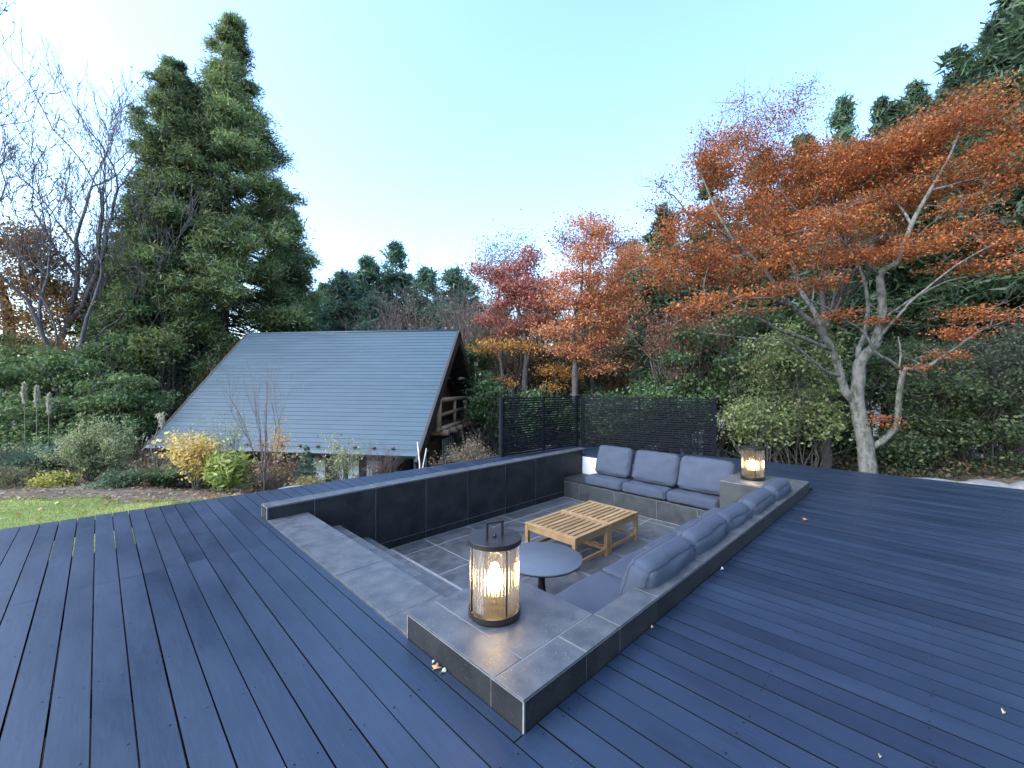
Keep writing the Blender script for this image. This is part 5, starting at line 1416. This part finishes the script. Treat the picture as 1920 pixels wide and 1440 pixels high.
# yellow-green broad-leaved plant
t, b = plant_root('leafy_plant', 'bright yellow-green plant with broad drooping leaves', at_plane(-5.85, 8.55), 'plant')
tips = []
stems(b, 16, 0.78, 0.75, 0.010, 2, 'twig', t, tips, up=0.12)
tp_ = np.array([p for p, d in tips]); td = np.array([d for p, d in tips])
idx = np.repeat(np.arange(len(tp_)), 9)
pts = tp_[idx] + RNG.normal(0, 0.075, (len(idx), 3)) * np.array([1.2, 1.2, .8])
leaf_object('foliage', pts, 0.135, [(0.25, 0.29, 0.06), (0.20, 0.26, 0.06), (0.32, 0.33, 0.09), (0.13, 0.19, 0.05)], t, aspect=0.36, upness=0.8, tone=clump_tone(idx, 0.14))
# slim upright bare tree
t, b = plant_root('slim_tree', 'slim upright leafless tree with fine purple-brown twigs beside the deck edge', at_plane(-4.75, 8.05), 'tree', None)
mb = MB(); tips = []
for k in range(7):
    a = 6.283 * k / 7 + RNG.uniform(-.3, .3)
    h0 = RNG.uniform(0.1, 0.6)
    twigs(mb, b + np.array([math.cos(a) * .02, math.sin(a) * .02, h0]), (math.cos(a) * .17, math.sin(a) * .17, 1), 0.85, 0.009, 4, 0.16, 0.22, 5, tips, 0.68, (2, 3), 0.72, 4)
mb.tube([tuple(b + np.array([0, 0, -.1])), tuple(b + np.array([.02, 0, .6])), tuple(b + np.array([.03, .02, 1.3])), tuple(b + np.array([0.06, .02, 2.15]))], [0.020, 0.017, 0.012, 0.004], 7)
mb.build('trunk', M['red_twig'], t)
q = b + np.array(RIGHT) * 0.28 + np.array([0, 0, 1.05])
n = 260
pts = q + RNG.normal(0, 1, (n, 3)) * np.array([0.09, 0.09, 0.17])
leaf_object('foliage', pts, 0.05, [(0.48, 0.30, 0.09), (0.40, 0.24, 0.09)], t)
# low twiggy shrub with orange leaves
t, b = plant_root('twiggy_shrub', 'twiggy shrub with a few orange leaves behind the slim bare tree', at_plane(-4.95, 8.9), 'shrub')
tips = []
stems(b, 20, 0.95, 0.7, 0.009, 3, 'red_twig', t, tips, up=0.05)
tp_ = np.array([p for p, d in tips if RNG.uniform() < 0.35])
idx = np.repeat(np.arange(len(tp_)), 3)
leaf_object('foliage', tp_[idx] + RNG.normal(0, .05, (len(idx), 3)), 0.06, [(0.42, 0.19, 0.08), (0.28, 0.20, 0.10), (0.20, 0.19, 0.08)], t)
# small blue-green conifer
t, b = plant_root('conifer_sapling', 'small blue-green conifer sapling against the cabin wall', at_plane(-4.55, 9.3), 'tree', None)
mb = MB().tube([tuple(b), tuple(b + np.array([0, 0, 1.05]))], [0.018, 0.004], 6)
mb.build('trunk', M['dark_twig'], t)
n = 2600; f = RNG.uniform(0.1, 1, n); lay = np.floor(f * 9) / 9
ang = RNG.uniform(0, 6.283, n); rad = 0.32 * (1.05 - lay) * RNG.uniform(0.1, 1, n) ** 0.6
pts = b + np.stack([np.cos(ang) * rad, np.sin(ang) * rad, lay * 1.02 + 0.06 - rad * 0.15 + RNG.normal(0, .015, n)], 1)
leaf_object('crown', pts, 0.06, [(0.06, 0.11, 0.075), (0.09, 0.14, 0.09)], t, mat='needle', aspect=0.3)
# pale yellow-green shrub in front of the white cabin panels
t, b = plant_root('pale_shrub', 'pale yellow-green shrub in front of the white cabin wall panels', at_plane(-3.75, 9.25), 'shrub')
tips = []
stems(b, 18, 1.05, 0.75, 0.010, 3, 'twig', t, tips)
tp_ = np.array([p for p, d in tips if RNG.uniform() < 0.35])
idx = np.repeat(np.arange(len(tp_)), 4)
leaf_object('foliage', tp_[idx] + RNG.normal(0, .06, (len(idx), 3)), 0.075, [(0.36, 0.36, 0.15), (0.28, 0.30, 0.13), (0.20, 0.23, 0.10)], t, aspect=0.4)
# brown twig mass
t, b = plant_root('twiggy_shrub', 'dense leafless brown shrub under the right end of the eave', at_plane(-2.95, 9.3), 'shrub')
stems(b, 30, 1.0, 0.5, 0.007, 3, 'red_twig', t, None, up=0.08)
mound(b, 0.45, 0.6, 22, None, [(0.14, 0.09, 0.065), (0.18, 0.11, 0.07), (0.20, 0.19, 0.10)], 0.05, t, per=10)
# bleached dead stems
t, b = plant_root('dead_stem', 'two bleached white stems standing before the cabin gable', at_plane(-1.92, 8.8), 'plant')
mb = MB()
mb.tube([tuple(b), tuple(b + np.array([0.0, 0.02, 0.6])), tuple(b + np.array([-0.05, 0.03, 1.05]))], [0.018, 0.016, 0.012], 6)
mb.tube([tuple(b + np.array([0.02, 0, 0.3])), tuple(b + np.array(RIGHT) * 0.07 + np.array([0, 0, 0.6])), tuple(b + np.array(RIGHT) * 0.13 + np.array([0, 0, 0.92]))], [0.014, 0.012, 0.009], 6)
mb.tube([tuple(b + np.array([0.02, 0, 0.35])), tuple(b + np.array(RIGHT) * 0.25 + np.array([0, 0, 0.52])), tuple(b + np.array(RIGHT) * 0.45 + np.array([0, 0, 0.48]))], [0.009, 0.008, 0.006], 5)
mb.build('stems', surf_mat('bleached_wood', (0.55, 0.53, 0.50), (0.7, 0.68, 0.65), rough=0.8), t)
# twiggy brown shrub right of the cabin
t, b = plant_root('twiggy_shrub', 'pale twiggy shrub with dried leaves left of the slatted screen', at_plane(-1.05, 10.0), 'shrub')
tips = []
stems(b, 26, 0.95, 0.8, 0.010, 4, 'twig', t, tips, up=0.04)
tp_ = np.array([p for p, d in tips if RNG.uniform() < 0.5])
idx = np.repeat(np.arange(len(tp_)), 3)
leaf_object('foliage', tp_[idx] + RNG.normal(0, .05, (len(idx), 3)), 0.05, [(0.22, 0.15, 0.10), (0.18, 0.13, 0.09), (0.14, 0.14, 0.08)], t)
# arching stems and pinnate sprays before the roof
t, b = plant_root('arching_shrub', 'leggy shrub with pale pinnate sprays standing in front of the roof', at_plane(-6.7, 9.9), 'shrub')
tips = []
stems(b, 16, 1.6, 0.62, 0.012, 3, 'twig', t, tips, up=0.08)
tp_ = np.array([p for p, d in tips if RNG.uniform() < 0.6]); 
idx = np.repeat(np.arange(len(tp_)), 8)
leaf_object('foliage', tp_[idx] + RNG.normal(0, 1, (len(idx), 3)) * np.array([.11, .11, .03]), 0.05, [(0.22, 0.30, 0.19), (0.30, 0.33, 0.20), (0.17, 0.22, 0.13)], t, aspect=0.4)
mb = MB()
for k in range(5):
    q0 = b + np.array(RIGHT) * (-0.9 - 0.12 * k) + np.array([0, 0, 0.5 + .05 * k])
    mb.tube([tuple(q0), tuple(q0 + np.array(RIGHT) * 0.55 + np.array([0, 0, 0.30 + 0.12 * k])), tuple(q0 + np.array(RIGHT) * 1.25 + np.array([0, 0, 0.42 - 0.05 * k]))], [0.009, 0.007, 0.003], 5)
mb.build('stems', M['twig'], t)
# rusty ferns, low mixed shrubs
for i, (la, d, w, h, cols, lab) in enumerate([
    (-9.0, 10.6, 0.55, 0.75, [(0.20, 0.085, 0.04), (0.15, 0.08, 0.045), (0.12, 0.08, 0.05)], 'rust-brown dying shrub behind the pale fountain shrub'),
    (-8.55, 9.9, 0.60, 0.70, [(0.13, 0.085, 0.065), (0.24, 0.20, 0.10), (0.10, 0.075, 0.06)], 'purple-brown shrub with yellow tips left of the strap-leaf clump'),
    (-10.6, 8.9, 0.75, 0.40, [(0.12, 0.10, 0.06), (0.10, 0.12, 0.06), (0.16, 0.14, 0.07)], 'low brown-green ground shrub in front of the pampas clump'),
    (-9.55, 8.8, 0.35, 0.30, [(0.42, 0.36, 0.07), (0.34, 0.31, 0.07), (0.18, 0.18, 0.06)], 'small bright yellow plant at the edge of the lawn'),
    (-12.2, 9.8, 0.9, 0.95, [(0.10, 0.13, 0.075), (0.14, 0.165, 0.09), (0.20, 0.19, 0.08)], 'grey-green mixed shrub at the left edge by the lawn'),
    (-10.6, 11.2, 0.9, 0.95, [(0.10, 0.14, 0.09), (0.15, 0.18, 0.11), (0.22, 0.21, 0.09)], 'grey-green shrub between the pampas plumes and the fountain shrub'),
    (-8.15, 8.7, 0.40, 0.32, [(0.07, 0.11, 0.06), (0.10, 0.14, 0.075)], 'small dark leafy plant left of the strap leaves'),
    (-7.2, 9.9, 0.6, 0.7, [(0.13, 0.135, 0.08), (0.18, 0.16, 0.10), (0.12, 0.10, 0.075)], 'olive scrub behind the strap leaves and the yellow shrub'),
    (-5.5, 9.5, 0.5, 0.55, [(0.14, 0.15, 0.07), (0.20, 0.18, 0.09), (0.12, 0.09, 0.06)], 'olive scrub behind the yellow-green leafy plant'),
    (-4.2, 8.55, 0.35, 0.32, [(0.30, 0.23, 0.09), (0.22, 0.20, 0.08)], 'small straw-yellow tuft below the conifer sapling')]):
    t, b = plant_root('low_shrub', lab, at_plane(la, d), 'shrub')
    stems(b, 12, h, 0.7, 0.007, 2, 'twig' if i % 2 else 'dark_twig', t)
    mound(b, w, h, int(40 + 60 * w), None, cols, 0.06, t, per=24, clump=0.08)

# ------------------------------------------------------------------ ground cover
def scatter_grass():
    n = 34000
    la = RNG.uniform(-12.5, -2.6, n); f = RNG.uniform(0, 1, n) ** 0.8
    d = 4.5 + (np.array([bed_d(a) for a in la]) + 0.06 - 4.5) * f
    x = CAM.x + FWD.x * d + RIGHT.x * la; y = CAM.y + FWD.y * d + RIGHT.y * la
    keep = y > np.array([deck_ymax(a) for a in x]) + 0.02
    x, y = x[keep], y[keep]; n = len(x)
    z = ground_z(x, y) + 0.012
    h = RNG.uniform(0.02, 0.055, n)
    ax = unit(np.stack([RNG.normal(0, .35, n), RNG.normal(0, .35, n), np.ones(n)], 1))
    pts = np.stack([x, y, z], 1) + ax * h[:, None] * 0.5
    nor = unit(np.stack([RNG.normal(0, 1, n), RNG.normal(0, 1, n), RNG.normal(0, .3, n)], 1))
    nor = unit(nor - ax * np.sum(nor * ax, 1, keepdims=True))
    patch = 0.5 + 0.5 * np.sin(x * 2.1 + 1.3 * np.sin(y * 1.7)) * np.cos(y * 1.9 + x)
    c = palette(n, [(0.17, 0.26, 0.045), (0.22, 0.29, 0.06), (0.13, 0.21, 0.04)]) * (1 - 0.35 * patch[:, None]) + patch[:, None] * 0.35 * np.array([0.30, 0.27, 0.12])
    me = fan_quads(pts, nor, ax, h, np.full(n, 0.0075), c, 'grass')
    tag(link('grass', me, M['leaf']), kind='stuff')
scatter_grass()
def scatter_litter():
    n = 26000
    la = RNG.uniform(-14, 13, n); d = RNG.uniform(6.4, 15, n)
    bd = np.array([bed_d(a) if a < -1.2 else 6.5 for a in la])
    keep = (d > bd - 0.15 + RNG.exponential(0.05, n) * 0)
    la, d = la[keep], d[keep]
    x = CAM.x + FWD.x * d + RIGHT.x * la; y = CAM.y + FWD.y * d + RIGHT.y * la
    keep = (y > np.array([deck_ymax(a) for a in x])) | (x > 8.6)
    x, y = x[keep], y[keep]; n = len(x)
    pts = np.stack([x, y, ground_z(x, y) + RNG.uniform(0.005, 0.04, n)], 1)
    leaf_object('leaf_litter', pts, 0.075, [(0.26, 0.19, 0.12), (0.20, 0.14, 0.09), (0.32, 0.26, 0.18), (0.22, 0.10, 0.05)], None, upness=2.2)
    tag(bpy.data.objects['leaf_litter'], kind='stuff')
    n = 420
    la = RNG.uniform(-12, -3.4, n); f = 1 - RNG.uniform(0, 1, n) ** 2.2
    d = 5.6 + (np.array([bed_d(a) for a in la]) - 5.6) * f
    x = CAM.x + FWD.x * d + RIGHT.x * la; y = CAM.y + FWD.y * d + RIGHT.y * la
    keep = y > np.array([deck_ymax(a) for a in x]) + 0.05
    x, y = x[keep], y[keep]
    o = leaf_object('lawn_leaves', np.stack([x, y, ground_z(x, y) + 0.05], 1), 0.07, [(0.34, 0.22, 0.11), (0.26, 0.14, 0.07), (0.40, 0.31, 0.16)], None, upness=2.0)
    tag(o, kind='stuff')
scatter_litter()
def bracken():
    """Fine undergrowth behind the far deck edge: nobody could count it."""
    n = 14000
    la = RNG.uniform(4.8, 13, n); d = RNG.uniform(8.2, 12, n)
    x = CAM.x + FWD.x * d + RIGHT.x * la; y = CAM.y + FWD.y * d + RIGHT.y * la
    keep = np.array([yy > deck_ymax(xx) + 0.15 or xx > 8.9 for xx, yy in zip(x, y)])
    x, y = x[keep], y[keep]; n = len(x)
    k = np.sin(x * 3.1) * np.cos(y * 2.7) * 0.5 + 0.5
    pts = np.stack([x, y, ground_z(x, y) + RNG.uniform(0.02, 0.45, n) * (0.3 + 0.7 * k)], 1)
    o = leaf_object('undergrowth', pts, 0.07, [(0.05, 0.075, 0.035), (0.09, 0.085, 0.045), (0.14, 0.09, 0.05), (0.04, 0.05, 0.03)], None, upness=0.8)
    tag(o, kind='stuff')
bracken()

# ------------------------------------------------------------------ stones and fallen leaves
def boulder(label, x, y, sx, sy, sz, seed, group='pale stones along the deck edge', z=None):
    rng = np.random.default_rng(seed)
    bm = bmesh.new()
    bmesh.ops.create_icosphere(bm, subdivisions=4, radius=1.0)
    ph = rng.uniform(0, 6, 6)
    for v in bm.verts:
        c = v.co
        k = 1 + 0.10 * math.sin(2.3 * c.x + ph[0]) * math.cos(2.1 * c.y + ph[1]) + 0.06 * math.sin(5 * c.y + ph[2]) + 0.05 * math.cos(6 * c.z + 4 * c.x + ph[3]) + 0.02 * math.sin(13 * c.x + ph[4]) * math.sin(11 * c.z + ph[5])
        p = Vector([math.copysign(abs(q) ** 0.82, q) for q in c]) * k
        v.co = Vector((p.x * sx, p.y * sy, p.z * sz))
    me = bpy.data.meshes.new('boulder'); bm.to_mesh(me); bm.free()
    me.polygons.foreach_set('use_smooth', [True] * len(me.polygons))
    o = link('boulder', me, M['rock'])
    o.location = (x, y, (gz(x, y) if z is None else z) + sz * 0.55)
    o.rotation_euler = (0, 0, rng.uniform(0, 6))
    tag(o, label, 'stone', group)
boulder('flat white stone at the right deck edge, the one nearest the large maple', 9.05, -1.35, 0.42, 0.28, 0.15, 1, z=-0.31)
boulder('white stone at the right deck edge, middle of three', 9.22, -1.92, 0.40, 0.30, 0.17, 2, z=-0.31)
boulder('white stone at the right deck edge, cut by the edge of the picture', 9.42, -2.50, 0.42, 0.32, 0.20, 3, z=-0.31)
boulder('pale flat stone between the lawn and the deck boards', -0.25, 6.02, 0.30, 0.16, 0.10, 4, z=-0.36)
boulder('pale flat stone on the soil beside the deck below the slim bare tree', 1.05, 6.35, 0.42, 0.20, 0.10, 5, z=-0.36)
boulder('rounded pale stone by the deck edge under the white wall panels', 2.20, 5.90, 0.17, 0.13, 0.10, 6, z=-0.36)
boulder('pale stone at the deck edge under the bleached stems', 3.55, 6.05, 0.26, 0.18, 0.12, 7, z=-0.36)

def fallen_leaf(label, x, y, size, col, lobes, rot, lift, z=0.002, group=None):
    """Thin curled leaf: lobed outline for maple, plain oval otherwise."""
    ring = []
    for k in range(lobes * 4 if lobes else 12):
        a = 2 * math.pi * k / (lobes * 4 if lobes else 12)
        r = size * ((0.45 + 0.55 * (0.5 + 0.5 * math.cos(a * lobes)) ** 1.5) if lobes else (0.55 + 0.45 * abs(math.cos(a))))
        px, py = r * math.cos(a + rot), r * math.sin(a + rot) * (1 if lobes else 0.55)
        ring.append((x + px, y + py, z + lift * (0.5 + 0.5 * math.sin(a * 2 + rot)) * r / size))
    n = len(ring)
    vs = ring + [(a, b, c + 0.0012) for a, b, c in ring] + [(x, y, z + lift * 0.2), (x, y, z + lift * 0.2 + 0.0014)]
    fs = [(i, (i + 1) % n, n + (i + 1) % n, n + i) for i in range(n)] + [(2 * n + 1, n + i, n + (i + 1) % n) for i in range(n)] + [(2 * n, (i + 1) % n, i) for i in range(n)]
    mm = surf_mat('dry_leaf', tuple(c * 0.8 for c in col), col, scale=60, rough=0.8)
    o = MB().add(vs, fs).build('fallen_leaf', mm)
    tag(o, label, 'leaf', group)
fallen_leaf('tan maple leaf lying against the near plinth', -0.035, 0.640, 0.030, (0.50, 0.26, 0.11), 5, 0.7, 0.018)
fallen_leaf('pale curled leaf beside the tan maple leaf at the near plinth', -0.030, 0.585, 0.022, (0.62, 0.60, 0.42), 0, 0.3, 0.02)
fallen_leaf('tiny pale leaf above the tan maple leaf at the near plinth', -0.020, 0.690, 0.014, (0.70, 0.66, 0.56), 0, 1.3, 0.012)
fallen_leaf('red-orange leaf alone on the right deck beyond the rim', 4.51, -0.24, 0.036, (0.50, 0.16, 0.06), 5, 0.2, 0.02)
fallen_leaf('cream leaf in a board gap at the right edge of the deck', 1.754, -1.549, 0.018, (0.46, 0.36, 0.19), 0, 0.4, 0.014)
fallen_leaf('small buff leaf on the deck near the bottom right', 1.003, -1.151, 0.011, (0.40, 0.32, 0.22), 0, 0.9, 0.010)
fallen_leaf('small brown leaf at the foot of the rim wall, right of the near plinth', 1.19, -0.02, 0.018, (0.45, 0.30, 0.16), 0, 0.9, 0.014)
fallen_leaf('white curled leaf at the foot of the rim wall, farther along', 2.42, -0.03, 0.022, (0.75, 0.75, 0.72), 0, 0.1, 0.02)
